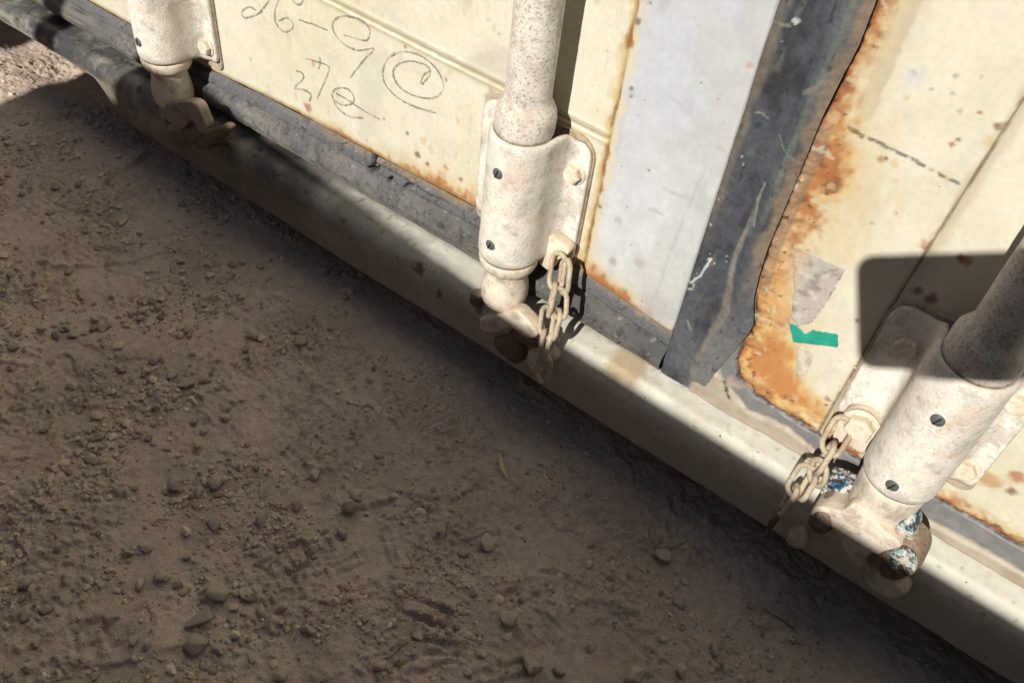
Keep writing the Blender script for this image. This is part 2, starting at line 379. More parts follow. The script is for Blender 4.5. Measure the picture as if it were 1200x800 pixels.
# ---- left door: cream sheet
door_l = sub('door', (-0.6, 0, 0.05)); door_l['label'] = 'left door leaf with crayon scribbles and a pale grey edge strip'
zt_pts = PP([(238, 78), (320, 118), (400, 160), (480, 203), (560, 245), (690, 320), (785, 385)])
def ztop(x): return np.interp(x, zt_pts[:, 0], zt_pts[:, 1])
def col_left(X, Z):
    c = np.empty(X.shape + (3,)); c[:] = lit(252, 241, 212)
    a = fbm(X, Z, 0.12, 4, 3); c = lerp(c, lit(244, 230, 190), sm(-0.15, 0.5, a) * 0.55)
    c = lerp(c, lit(226, 216, 190), sm(0.1, 0.5, fbm(X, Z, 0.035, 4, 5)) * 0.35)
    c = lerp(c, lit(222, 206, 172), sm(0.28, 0.5, fbm(X, Z * 0.35, 0.012, 3, 51)) * 0.35)
    # greyish rubbed patch by the rod
    c = lerp(c, lit(226, 216, 192), (1 - sm(-0.004, 0.004, sdf(X, Z, PP([(560, 60), (598, 55), (592, 110), (556, 96), (540, 78)])))) * 0.7)
    c = lerp(c, lit(228, 219, 197), (1 - sm(-0.003, 0.006, sdf(X, Z, PP([(425, 60), (450, 62), (450, 110), (432, 170), (420, 160)])) + fbm(X, Z, .01, 3, 8) * .006)) * 0.5)
    zt = ztop(X); d = Z - zt
    w = np.interp(X, [-0.62, -0.45, -0.40, -0.33, -0.22, -0.19, -0.12, -0.09], [0.002, 0.003, 0.006, 0.008, 0.020, 0.018, 0.010, 0.012])
    c = rust(c, d, X, Z, w, 11)
    c = lerp(c, lit(206, 166, 90), (1 - sm(0, 0.006, d + fbm(X, Z, .01, 3, 7) * .006)) * 0.5)
    for px, py, r, k in [(475, 55, 2.2, 1), (294, 70, 1.4, 1), (477, 156, 2.6, 0), (489, 181, 4, 0), (501, 192, 3, 0), (523, 196, 3.2, 2), (540, 210, 2.6, 0), (450, 139, 2.2, 2), (361, 126, 5.5, 1), (537, 141, 3.2, 3), (367, 75, 3.2, 2), (523, 93, 1.8, 1), (549, 190, 1, 0), (496, 165, 5, 3), (505, 175, 4, 3), (520, 215, 4, 2), (401, 120, 1.5, 2), (572, 24, 1.8, 3), (585, 40, 1.2, 2), (430, 165, 1.4, 2), (712, 60, 1, 2), (700, 130, 1, 2)]:
        c = spot(c, X, Z, px, py, r * 0.75e-3 * 1.2, RUST[k], px % 13)
    # pressed bead: tan lines along the groove
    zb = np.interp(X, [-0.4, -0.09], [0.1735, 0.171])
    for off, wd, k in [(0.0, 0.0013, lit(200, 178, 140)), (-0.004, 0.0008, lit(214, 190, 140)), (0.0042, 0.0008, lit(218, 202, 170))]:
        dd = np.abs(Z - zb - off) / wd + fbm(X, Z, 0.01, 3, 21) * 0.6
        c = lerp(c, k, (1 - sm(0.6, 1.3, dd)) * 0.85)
    # dirt bleeding by the seam
    dx = -0.0965 - X
    c = lerp(c, lit(226, 196, 135), (1 - sm(0.0, 0.008, dx + fbm(X, Z, 0.012, 3, 31) * 0.006)) * 0.85)
    n = fbm(X, Z, 0.02, 4, 44)
    c = lerp(c, lit(176, 112, 60), (1 - sm(0.0, 0.004, dx + (0.2 - n) * 0.008)) * 0.8)
    # dark mouldy tidemark by the bracket
    c = lerp(c, lit(120, 105, 78), (1 - sm(-0.002, 0.003, sdf(X, Z, PP([(566, 112), (578, 105), (590, 112), (590, 135), (572, 138)])) + fbm(X, Z, .006, 3, 2) * .004)) * 0.45)
    c = lerp(c, lit(215, 205, 180), sm(0.42, 0.5, fbm(X, Z, 0.004, 2, 77)) * 0.25)
    return c
def y_left(X, Z):
    y = fbm(X, Z, 0.25, 3, 61) * 0.0012 + fbm(X, Z, 0.03, 3, 63) * 0.00025
    zb = np.interp(X, [-0.4, -0.09], [0.1735, 0.171])
    y += 0.0009 * np.exp(-((Z - zb) / 0.0016) ** 2) - 0.0007 * np.exp(-((Z - zb - 0.004) / 0.002) ** 2) - 0.0007 * np.exp(-((Z - zb + 0.004) / 0.002) ** 2)
    y += 0.0012 * (1 - sm(0, 0.006, Z - ztop(X)))
    return y
xs = steps(-1.13, -0.66, -0.0965, -0.0965, 0.0011, 0.02); zz = steps(0.0, 0.0, 0.40, 2.3, 0.0011, 0.05)
X = xs[:, None] + 0 * zz[None, :]
Zg = ztop(X) + (zz[None, :]) * (2.3 - ztop(X)) / 2.3
V, Fc, C = sheet(X, Zg, y_left, col_left); part('door_sheet', V, Fc, M_door, door_l, C)

# ---- left door: pale grey edge strip
def col_strip(X, Z):
    c = np.empty(X.shape + (3,)); c[:] = lit(225, 223, 222)
    a = fbm(X, Z * 0.4, 0.09, 4, 13); c = lerp(c, lit(236, 233, 228), sm(-0.2, 0.4, a) * 0.8)
    c = lerp(c, lit(235, 230, 218), 1 - sm(0.03, 0.13, Z))
    c = lerp(c, lit(200, 197, 196), sm(0.15, 0.45, fbm(X, Z * 0.3, 0.02, 4, 15)) * 0.45)
    c = lerp(c, lit(240, 225, 190), 1 - sm(0.001, 0.010, X + 0.094 + fbm(X, Z, 0.015, 3, 17) * 0.008))
    n = fbm(X, Z, 0.015, 4, 18)
    c = lerp(c, lit(190, 120, 60), (1 - sm(0.0, 0.003, X + 0.0945 + (0.22 - n) * 0.008)) * 0.85)
    c = rust(c, Z - ztop(X), X, Z, np.interp(X, [-0.095, -0.07, -0.04, -0.006], [0.02, 0.011, 0.009, 0.005]), 19)
    c = streak(c, X, Z, [(826, 200), (805, 250), (785, 300), (772, 340), (765, 350)], 0.0015, lit(196, 191, 184), 3, 0.5, .15)
    for px, py, r, k in [(880, 75, 2.5, 2), (742, 103, 2.2, 0), (741, 112, 1.4, 0), (749, 25, 3, 0), (762, 198, 1.2, 0), (704, 240, 2.5, 0), (764, 2, 1, 0), (843, 115, .8, 0), (900, 62, 1, 1)]:
        c = spot(c, X, Z, px, py, r * 1e-3, RUST[k], px % 13)
    c = lerp(c, lit(206, 202, 196), sm(.30, .36, fbm(X * .25, Z, .008, 4, 192)) * sm(.0, .3, fbm(X, Z, .05, 2, 193)) * .6)
    c = lerp(c, lit(214, 206, 190), sm(-.02, .0, X + .03 + fbm(X, Z, .05, 4, 194) * .05) * .35)
    c = spot(c, X, Z, 727, 258, 0.004, lit(205, 198, 190), 3); c = spot(c, X, Z, 720, 305, 0.004, lit(190, 182, 172), 5)
    c = spot(c, X, Z, 808, 125, 0.006, lit(212, 210, 212), 3); c = spot(c, X, Z, 752, 308, 0.007, lit(208, 200, 192), 8)
    c = lerp(c, lit(196, 190, 185), (1 - sm(-0.01, 0.012, sdf(X, Z, PP([(760, 345), (785, 355), (778, 385), (740, 365)])))) * 0.6)
    return c
xs = steps(-0.0955, -0.0955, -0.006, -0.006, 0.0011, 0.02)
X = xs[:, None] + 0 * zz[None, :]; Zg = ztop(X) + zz[None, :] * (2.3 - ztop(X)) / 2.3
def y_strip(X, Z): return -0.0022 + fbm(X, Z, 0.15, 3, 65) * 0.001 + 0.0022 * (1 - sm(0, 0.003, X + 0.0955)) + fbm(X, Z, 0.02, 2, 66) * 0.0003
V, Fc, C = sheet(X, Zg, y_strip, col_strip); part('edge_strip', V, Fc, M_door, door_l, C)

# ---- left door: bottom rubber seal, a rounded bulge that has cracked
xs = steps(-1.12, -0.72, -0.004, -0.004, 0.0013, 0.02); us = np.linspace(0, 1, 46)
U = us[None, :] + 0 * xs[:, None]; X = xs[:, None] + 0 * U
zt = ztop(X) - 0.0004; zb = -0.0085 + fbm(X, U * 0.01, 0.05, 3, 70) * 0.0015
hgt = zt - zb
Z = zt - hgt * (U * 0.96 + 0.04 * np.sin(U * 3.1))
bul = np.interp(U, [0, .06, .14, .26, .32, .45, .65, .85, .95, 1], [-.001, .003, .0045, .0055, .0042, .0105, .0135, .0115, .006, -.004])
wob = fbm(X, U * 0.04, 0.035, 4, 71)
fade = sm(-0.58, -0.56, X)
Y = -bul - wob * 0.0014 - fbm(X, Z, 0.006, 3, 72) * 0.0003
gro = np.abs(U - 0.285 - 0.03 * fbm(X, X * 0 + 2, 0.06, 3, 73))
Y += 0.003 * (1 - sm(0.0, 0.03, gro))
ck = fbm(X, Z, 0.02, 4, 74); crack = (1 - sm(0, 0.028, np.abs(ck))) * sm(0.05, 0.22, fbm(X, Z, 0.07, 2, 75))
tears = np.zeros_like(X)
for pts, w in [([(430, 183), (434, 196), (430, 203)], .0035), ([(426, 200), (440, 200)], .002), ([(450, 214), (455, 211)], .002), ([(470, 222), (474, 217), (480, 220)], .0016), ([(552, 262), (560, 255)], .001), ([(437, 195), (470, 213), (500, 232), (520, 240)], .0008), ([(592, 300), (600, 330)], .001)]:
    d = dpoly(X, Z, PP(pts, -0.009)) / w + fbm(X, Z, .004, 3, 76) * .9; tears = np.maximum(tears, 1 - sm(0.4, 1.0, d))
Y += tears * 0.006 + crack * 0.0007
c = np.empty(X.shape + (3,)); c[:] = lit(138, 132, 124)
c = lerp(c, lit(112, 108, 106), sm(-0.25, 0.35, fbm(X, Z, 0.03, 4, 80)) * 0.85)
c = lerp(c, lit(84, 80, 78), sm(-0.32, -0.2, X) * 0.45 + sm(0.1, 0.5, fbm(X, Z, 0.013, 3, 81)) * 0.5)
c = lerp(c, lit(122, 120, 120), (1 - sm(0.22, 0.32, U + wob * 0.1)) * 0.85)
c = lerp(c, lit(168, 158, 142), sm(0.62, 0.95, U + wob * .3) * 0.55)
c = lerp(c, lit(190, 182, 168), sm(0.42, 0.47, fbm(X * .5, Z, 0.006, 3, 82)) * 0.45)
c = lerp(c, lit(50, 47, 45), sm(0.30, 0.38, fbm(X, Z, 0.006, 3, 83)) * 0.5)
c = lerp(c, lit(178, 150, 108), (1 - sm(0.0, 0.1, U + fbm(X, Z, .02, 3, 84) * .15)) * sm(-.5, -.3, X) * 0.6)
c = lerp(c, lit(170, 160, 145), sm(0.42, 0.48, fbm(X * 1, Z, 0.01, 3, 85)) * (1 - sm(-0.5, -0.45, X)) * .5)
c = lerp(c, lit(28, 26, 25), np.maximum(tears, crack * .7))
V, Fc, C = np.stack([X, Y, Z], -1).reshape(-1, 3), gridf(len(xs), 46, True), c.reshape(-1, 3)
part('bottom_seal', V, Fc, M_rub, door_l, C)

# ---- right door
door_r = sub('door', (0.6, 0, 0.05)); door_r['label'] = 'right door leaf with heavy orange rust beside the rubber seal'
rl = PP([(1045, -40), (1028, 0), (1010, 48), (988, 90), (968, 130), (945, 185), (922, 240), (903, 285), (892, 320), (886, 345), (886, 375), (872, 400), (864, 420), (866, 440), (885, 462), (930, 490), (960, 508), (1010, 540), (1090, 578), (1130, 600), (1200, 640), (1260, 676)])
gx = np.array([(q[0]) for q in rl[:13]]); gzv = np.array([q[1] for q in rl[:13]])
o_ = np.argsort(gzv)
def xr_(z): return np.interp(z, gzv[o_], gx[o_])
def col_right(X, Z):
    c = np.empty(X.shape + (3,)); c[:] = lit(251, 240, 211)
    c = lerp(c, lit(240, 228, 190), sm(-0.1, 0.5, fbm(X, Z, 0.1, 4, 91)) * 0.6)
    c = lerp(c, lit(224, 217, 198), sm(0.12, 0.5, fbm(X, Z * .5, 0.03, 4, 92)) * 0.45)
    # two worn grey-brown bands
    for pts, w in [([(1066, -30), (1050, 0), (1035, 35), (1010, 75), (1000, 95)], 0.0045), ([(1090, -30), (1070, 0), (1050, 45), (1030, 90), (1012, 135)], 0.006)]:
        d = dpoly(X, Z, PP(pts)) / w + fbm(X, Z, 0.01, 4, 93) * 0.6
        c = lerp(c, lit(205, 192, 168), (1 - sm(0.6, 1.1, d)) * 0.8)
    sd = side(X, Z, rl)                     # positive: door side
    # width of rust along the edge
    w = np.interp(Z, [0.0, 0.03, 0.06, 0.1, 0.14, 0.18, 0.22, 0.25, 0.30, 0.4], [.013, .018, .022, .026, .024, .032, .032, .020, .011, .010])
    w = np.where(X > 0.11, 0.008, w)
    # big rust lobe + yellow ochre
    c = lerp(c, lit(238, 214, 166), (1 - sm(.4, 3.2, sd / w + fbm(X * 1.6, Z * .6, .03, 5, 196) * 1.3)) * .55)
    c = rust(c, sd, X, Z, w, 95)
    lobe = sdf(X, Z, PP([(950, 165), (985, 150), (1003, 180), (995, 218), (960, 240), (935, 250), (925, 225)])) + fbm(X, Z, .02, 4, 96) * .01
    c = lerp(c, lit(236, 190, 112), (1 - sm(-0.006, 0.010, lobe)) * 0.8)
    c = lerp(c, lit(192, 122, 74), (1 - sm(-0.010, 0.002, lobe + fbm(X, Z, .008, 3, 97) * .01)) * 0.85)
    c = lerp(c, lit(150, 92, 66), sm(0.1, 0.3, fbm(X, Z, .014, 4, 98)) * (1 - sm(-0.005, 0.0, lobe)) * 0.8)
    low = sdf(X, Z, PP([(885, 385), (905, 385), (935, 405), (930, 430), (960, 470), (985, 495), (960, 500), (900, 465), (866, 430)])) + fbm(X, Z, .02, 4, 99) * .009
    c = lerp(c, lit(240, 196, 120), (1 - sm(-0.005, 0.010, low)) * 0.8)
    c = lerp(c, lit(216, 138, 78), (1 - sm(-0.013, 0.001, low + fbm(X * 1.8, Z, .01, 4, 190) * .008)) * 0.85)
    c = lerp(c, lit(170, 96, 50), (1 - sm(-0.002, 0.002, sd - 0.003 + fbm(X, Z, .008, 4, 100) * .006)) * sm(0, 0.002, sd) * .7)
    mid = sdf(X, Z, PP([(893, 300), (915, 290), (925, 330), (932, 370), (905, 378), (888, 350)])) + fbm(X, Z, .02, 4, 101) * .008
    c = lerp(c, lit(236, 182, 116), (1 - sm(-0.005, 0.007, mid)) * 0.8)
    zone = (1 - sm(.5, 1.3, sd / np.maximum(w, .012)))
    c = lerp(c, lit(178, 106, 64), sm(.05, .4, fbm(X, Z, .018, 5, 171)) * zone * .55)
    c = lerp(c, lit(146, 96, 78), sm(.18, .42, fbm(X, Z, .011, 5, 172)) * zone * .55)
    c = lerp(c, lit(246, 214, 150), sm(.12, .4, fbm(X, Z, .014, 5, 173)) * zone * .55)
    # brownish ridge
    c = lerp(c, lit(176, 142, 112), (1 - sm(0, 0.002, np.abs(sd - 0.003) - 0.0045)) * sm(0.1, 0.13, Z) * (1 - sm(0.24, 0.26, Z)) * .75)
    # gouged flaking
    fl = fbm(X, Z, 0.007, 4, 103); c = lerp(c, lit(70, 48, 36), sm(0.36, 0.42, fl) * (1 - sm(0.6, 1.2, sd / w)) * .7)
    c = lerp(c, lit(235, 222, 190), sm(0.30, 0.36, fbm(X, Z, 0.012, 4, 104)) * (1 - sm(0.6, 1.5, sd / w)) * .6)
    for px, py, r, k in [(1170, 150, 3.2, 0), (1178, 146, 2, 1), (1032, 187, 2.5, 1), (1038, 186, 1.6, 0), (1115, 170, 2.0, 1), (1122, 164, 1.4, 0), (1085, 288, 4.5, 2), (1085, 292, 2, 0), (1130, 305, 4, 1), (1125, 302, 2.4, 0), (1048, 192, 3, 3), (1076, 340, 4, 0), (1090, 350, 5, 0), (1158, 165, 4, 3), (1005, 375, 2.2, 0), (1148, 132, 1.5, 1), (1192, 560, 7, 1), (1185, 575, 4, 0), (1160, 560, 9, 2), (970, 468, 3, 1), (968, 475, 2, 0), (1048, 212, 2, 3), (1110, 210, 2, 3), (1062, 115, 2, 3)]:
        c = spot(c, X, Z, px, py, r * 0.9e-3, RUST[k], px % 13)
    for px, py, r in [(1070, 85, 1.6), (1120, 90, 1.6), (1116, 110, 1.2), (1150, 90, 1), (1125, 130, 1.6), (1022, 262, 1.6), (1050, 250, 1.2), (1092, 105, 1)]:
        c = spot(c, X, Z, px, py, r * 1e-3, lit(200, 180, 150), px % 7)
    c = spot(c, X, Z, 1070, 90, .006, lit(228, 226, 226), 5, 0.9)
    # seam in the sheet
    sx = np.interp(Z, [0.05, 0.19, 0.31, 0.4], [0.128, 0.1315, 0.137, 0.14])
    c = lerp(c, lit(214, 196, 160), (1 - sm(0.4, 1.4, np.abs(X - sx - 0.002) / 0.005 + fbm(X, Z, .02, 3, 105) * .6)) * 0.55)
    c = lerp(c, lit(140, 118, 90), (1 - sm(0.5, 1.1, np.abs(X - sx) / 0.0011 + fbm(X, Z, .008, 3, 106) * .4)) * 0.9)
    # broken pencil-like dark line
    c = streak(c, X, Z, [(1003, 155), (1030, 168), (1065, 185), (1095, 202), (1122, 215)], 0.0014, lit(132, 122, 104), 107, 0.9, 0.25)
    c = streak(c, X, Z, [(995, 150), (1010, 160)], 0.0018, lit(150, 120, 80), 108, 0.8)
    # below the crack line: sealant, then a dirty beige lip
    c = lerp(c, lit(140, 137, 133), 1 - sm(-0.0012, 0.0003, sd))
    c = lerp(c, lit(158, 150, 144), (1 - sm(-0.001, 0, sd)) * sm(-.1, .4, fbm(X, Z, .012, 4, 109)) * .7)
    lip = side(X, Z, PP([(842, 420), (850, 445), (880, 478), (925, 497), (965, 530), (1080, 600), (1130, 625), (1200, 665), (1270, 700)]))
    lm = (1 - sm(-0.001, 0.001, lip + fbm(X, Z, .01, 3, 110) * .002)) * (1 - sm(-.001, 0, sd))
    c = lerp(c, lit(196, 180, 156), lm); c = lerp(c, lit(176, 156, 130), lm * sm(-.1, .4, fbm(X, Z, .02, 4, 111)) * .7)
    c = lerp(c, lit(40, 32, 28), (1 - sm(0.3, 1.0, np.abs(sd + fbm(X, Z, .006, 3, 112) * .0012) / 0.0012)) * sm(-.25, .05, fbm(X, Z, .03, 3, 113) + .12) * .9)
    c = streak(c, X, Z, [(850, 445), (858, 462)], .001, lit(50, 44, 40), 4)
    c = spot(c, X, Z, 862, 448, 0.006, lit(205, 180, 160), 7)
    return c
def y_right(X, Z):
    sd = side(X, Z, rl)
    sx = np.interp(Z, [0.05, 0.19, 0.31, 0.4], [0.128, 0.1315, 0.137, 0.14])
    y = fbm(X, Z, 0.2, 3, 120) * 0.0012 + 0.0012 * np.exp(-((X - sx) / 0.0012) ** 2) - 0.0008 * np.exp(-((X - sx - .006) / 0.004) ** 2)
    rg = 1 - sm(0.002, np.interp(Z, [0, .1, .2, .24, .27], [.02, .02, .022, .010, .0035]), sd)
    y -= rg * (fbm(X, Z, 0.015, 4, 121) * 0.0028 + fbm(X, Z, 0.004, 3, 122) * 0.0012) * sm(-.002, 0, sd)
    y -= (1 - sm(-0.001, 0.0, sd)) * (0.002 + fbm(X, Z, .02, 4, 123) * .0015)       # sealant stands proud
    y += (1 - sm(0, 0.0014, np.abs(sd))) * 0.0025
    y -= 0.003 * (1 - sm(-0.004, 0.0, side(X, Z, PP([(850, 445), (880, 478), (925, 497), (965, 530), (1080, 600), (1200, 665), (1270, 700)]))))
    y -= 0.0025 * (1 - sm(0.002, 0.007, np.abs(sd - .003))) * sm(0.1, 0.13, Z) * (1 - sm(0.24, 0.26, Z))
    return y
zz = steps(ZT + 0.0006, ZT + 0.0006, 0.40, 2.3, 0.0011, 0.05)
us = np.concatenate([np.linspace(0, 1, 290), np.linspace(1.03, 4.3, 60)])
xs0 = xr_(zz) - 0.012; xs0 = np.where(zz < 0.09, np.minimum(xs0, 0.024 + 0 * xs0), xs0)
X = xs0[None, :] + us[:, None] * (0.345 - xs0[None, :]); X = np.where(us[:, None] > 1, 0.345 + (us[:, None] - 1) * 0.25 + 0 * X, X)
Zg = zz[None, :] + 0 * X
V, Fc, C = sheet(X, Zg, y_right, col_right); part('door_sheet', V, Fc, M_door, door_r, C)

# residue of stickers and a strip of green tape
def decal(name, pts, mat, y, colf=None, ragged=0.0006, seed=0, par=None):
    q = PP(pts); d = []
    for a, b in zip(q, np.roll(q, -1, 0)):
        n = max(2, int(np.linalg.norm(b - a) / 0.0015))
        for k in range(n): d.append(a + (b - a) * k / n)
    d = np.array(d); d += np.stack([fbm(d[:, 0], d[:, 1], .005, 3, seed), fbm(d[:, 0], d[:, 1], .005, 3, seed + 5)], 1) * ragged * 2
    lo, hi = d.min(0), d.max(0); xs = np.arange(lo[0], hi[0], .0009); zs = np.arange(lo[1], hi[1], .0009)
    XX, ZZ = np.meshgrid(xs, zs, indexing='ij'); s = sdf(XX, ZZ, d)
    yy = y_right(XX, ZZ) - y
    keep = (s < 0.0004); ids = gridf(len(xs), len(zs)); ok = keep.ravel()[ids].all(1)
    Vv = np.stack([XX, yy, ZZ], -1).reshape(-1, 3); fc = ids[ok]
    used = np.unique(fc); rm = -np.ones(len(Vv), int); rm[used] = np.arange(len(used)); Vf = Vv[used]; fc = rm[fc]
    col = colf(XX, ZZ).reshape(-1, 3)[used] if colf else None
    back = Vf + np.array([0, 0.0002, 0]); nF = len(Vf)
    e = {}
    for f in fc:
        for a, b in zip(f, np.roll(f, -1)):
            if (b, a) in e: e.pop((b, a))
            else: e[(a, b)] = 1
    rim = np.array([(a, b, b + nF, a + nF) for a, b in e])
    Vv = np.vstack([Vf, back]); fc2 = np.vstack([fc, rim[:, ::-1]])
    cc = np.vstack([col, col]) if col is not None else None
    return part(name, Vv, fc2, mat, par or door_r, cc)
def col_st(X, Z):
    c = np.empty(X.shape + (3,)); c[:] = lit(212, 200, 182)
    c = lerp(c, lit(165, 150, 138), sm(0.0, 0.35, fbm(X, Z, .012, 4, 130)) * .85)
    c = lerp(c, lit(235, 226, 208), sm(0.1, 0.4, fbm(X, Z, .007, 4, 131)) * .8)
    return lerp(c, lit(236, 190, 130), (1 - sm(0, .01, X - P(925, 330)[0])) * .5)
decal('sticker_residue', [(930, 287), (955, 298), (991, 316), (975, 345), (952, 378), (935, 382), (926, 372), (930, 340)], M_stick, 0.0004, col_st, 0.001, 3)
decal('sticker_residue', [(936, 406), (955, 412), (952, 425), (938, 446), (932, 435)], M_stick, 0.0003, lambda X, Z: lerp(np.zeros(X.shape + (3,)) + lit(240, 228, 200), lit(215, 200, 175), sm(-.1, .3, fbm(X, Z, .01, 3, 6))), 0.001, 8)
decal('tape_strip', [(924, 377), (936, 383), (944, 391), (952, 386), (983, 391), (982, 407), (970, 405), (930, 401)], M_tape, 0.0006, None, 0.0003, 9)

# ---- the centre rubber seal between the doors
zs_ = steps(-0.016, -0.016, 0.40, 2.3, 0.0011, 0.05); us = np.linspace(0, 1, 70)
Z = zs_[:, None] + 0 * us[None, :]; U = us[None, :] + 0 * Z
xl = -0.0055 + 0 * Z; xr = np.maximum(xr_(Z) + 0.0008, 0.02)
xr = np.where(Z < 0.075, np.interp(Z, [-0.016, 0.02, 0.045, 0.075], [0.037, 0.039, 0.045, float(xr_(0.075)) + .0008]), xr)
X = xl + (xr - xl) * U
rg = fbm(X, Z, 0.05, 3, 140)
prof = np.interp(U + rg * 0.03, [0, .03, .10, .30, .45, .60, .70, .78, .86, .93, 1], [0, .004, .0055, .0050, .0035, .0040, .0070, .0080, .0068, .0056, .0044])
lowr = 1 - sm(0.03, 0.12, Z)
prof = prof * (1 - lowr) + lowr * np.interp(U, [0, .04, .15, .35, .55, .62, .70, .80, .92, 1], [0, .006, .0085, .008, .007, .0088, .0072, .0062, .0056, .0042])
prof = prof * (.25 + .75 * sm(-.014, .014, Z + fbm(X, Z, .02, 3, 195) * .006)) + .001
Y = -prof - fbm(X, Z, .012, 3, 141) * .0009 - fbm(X * 3, Z, .02, 3, 142) * 0.0008
c = np.empty(X.shape + (3,)); c[:] = lit(92, 94, 98)
c = lerp(c, lit(120, 120, 120), sm(-.1, .5, fbm(X * 2, Z * .6, .06, 4, 143)) * .7)
c = lerp(c, lit(58, 59, 61), sm(0, .4, fbm(X * 1.5, Z * .7, .035, 4, 144)) * .75)
c = lerp(c, lit(136, 124, 106), (1 - sm(.10, .20, U + fbm(X, Z, .03, 3, 145) * .12)) * sm(0.10, 0.2, Z) * .85)
c = lerp(c, lit(128, 122, 114), sm(.30, .5, fbm(X * 2, Z, .03, 3, 146)) * .5)
c = lerp(c, lit(158, 136, 112), sm(.80, .93, U + fbm(X, Z, .02, 3, 147) * .14) * sm(0.09, 0.15, Z) * .85)
c = lerp(c, lit(128, 132, 116), (1 - sm(.3, 1, np.abs(U - .80) / .06)) * sm(.15, .2, Z) * .6)
c = lerp(c, lit(140, 137, 133), lowr * sm(.58, .68, U) * .95)
c = lerp(c, lit(176, 160, 136), (1 - sm(.3, 1.4, np.abs(U - .60 - rg * .06) / .06 + fbm(X, Z, .02, 3, 177) * .5)) * (1 - sm(.10, .16, Z)) * sm(-.012, .03, Z) * .5)
c = lerp(c, lit(168, 160, 146), (1 - sm(.4, 1.2, np.abs(U - .62 - rg * .1) / .05)) * sm(.09, .12, Z) * (1 - sm(.17, .19, Z)) * .6)
c = lerp(c, lit(170, 156, 136), (1 - sm(-.010, .004, Z + fbm(X, Z, .012, 3, 191) * .008)) * sm(.55, .75, U) * .35)
for pts, w, k in [([(790, 334), (800, 331), (812, 330), (815, 326), (822, 322), (828, 312), (834, 303)], .0010, lit(232, 230, 220)), ([(790, 343), (800, 339), (813, 337), (815, 331)], .0008, lit(215, 210, 198)), ([(907, 25), (926, 30)], .0012, lit(155, 148, 130)), ([(887, 130), (895, 132), (900, 139)], .0007, lit(165, 160, 150)), ([(913, 158), (920, 170), (932, 185)], .0007, lit(160, 158, 152)), ([(897, 214), (888, 235), (886, 262)], .0012, lit(165, 165, 155)), ([(945, 107), (960, 100), (978, 88)], .0018, lit(140, 134, 120)), ([(805, 318), (808, 330)], .0008, lit(180, 178, 170)), ([(808, 372), (812, 384)], .001, lit(150, 150, 148))]:
    d = dpoly(X, Z, PP(pts, -.005)) / w + fbm(X, Z, .004, 3, 148) * .6; c = lerp(c, k, (1 - sm(.5, 1.1, d)) * .9)
for px, py, r, kk in [(934, 24, 3.2, 225), (946, 193, 3, 220), (870, 183, 1.5, 215), (872, 192, 1.2, 215), (843, 233, 1.4, 215), (834, 262, 1.8, 225), (832, 303, 2.8, 235), (838, 308, 1.3, 220), (851, 301, 1.1, 215), (851, 307, 1.2, 215), (818, 319, .9, 215), (815, 370, .8, 215), (917, 48, 1.3, 165), (833, 296, 1, 220), (821, 296, .7, 210)]:
    c = spot(c, X, Z, px, py, r * .65e-3, lit(kk, kk - 1, kk - 10), px % 11, .3, 1, -.005)
c = lerp(c, lit(40, 40, 42), sm(.36, .42, fbm(X * 2, Z, .01, 4, 149)) * .5)
V = np.stack([X, Y, Z], -1).reshape(-1, 3)
part('centre_seal', V, gridf(len(zs_), 70), M_rub, door_l, c.reshape(-1, 3))

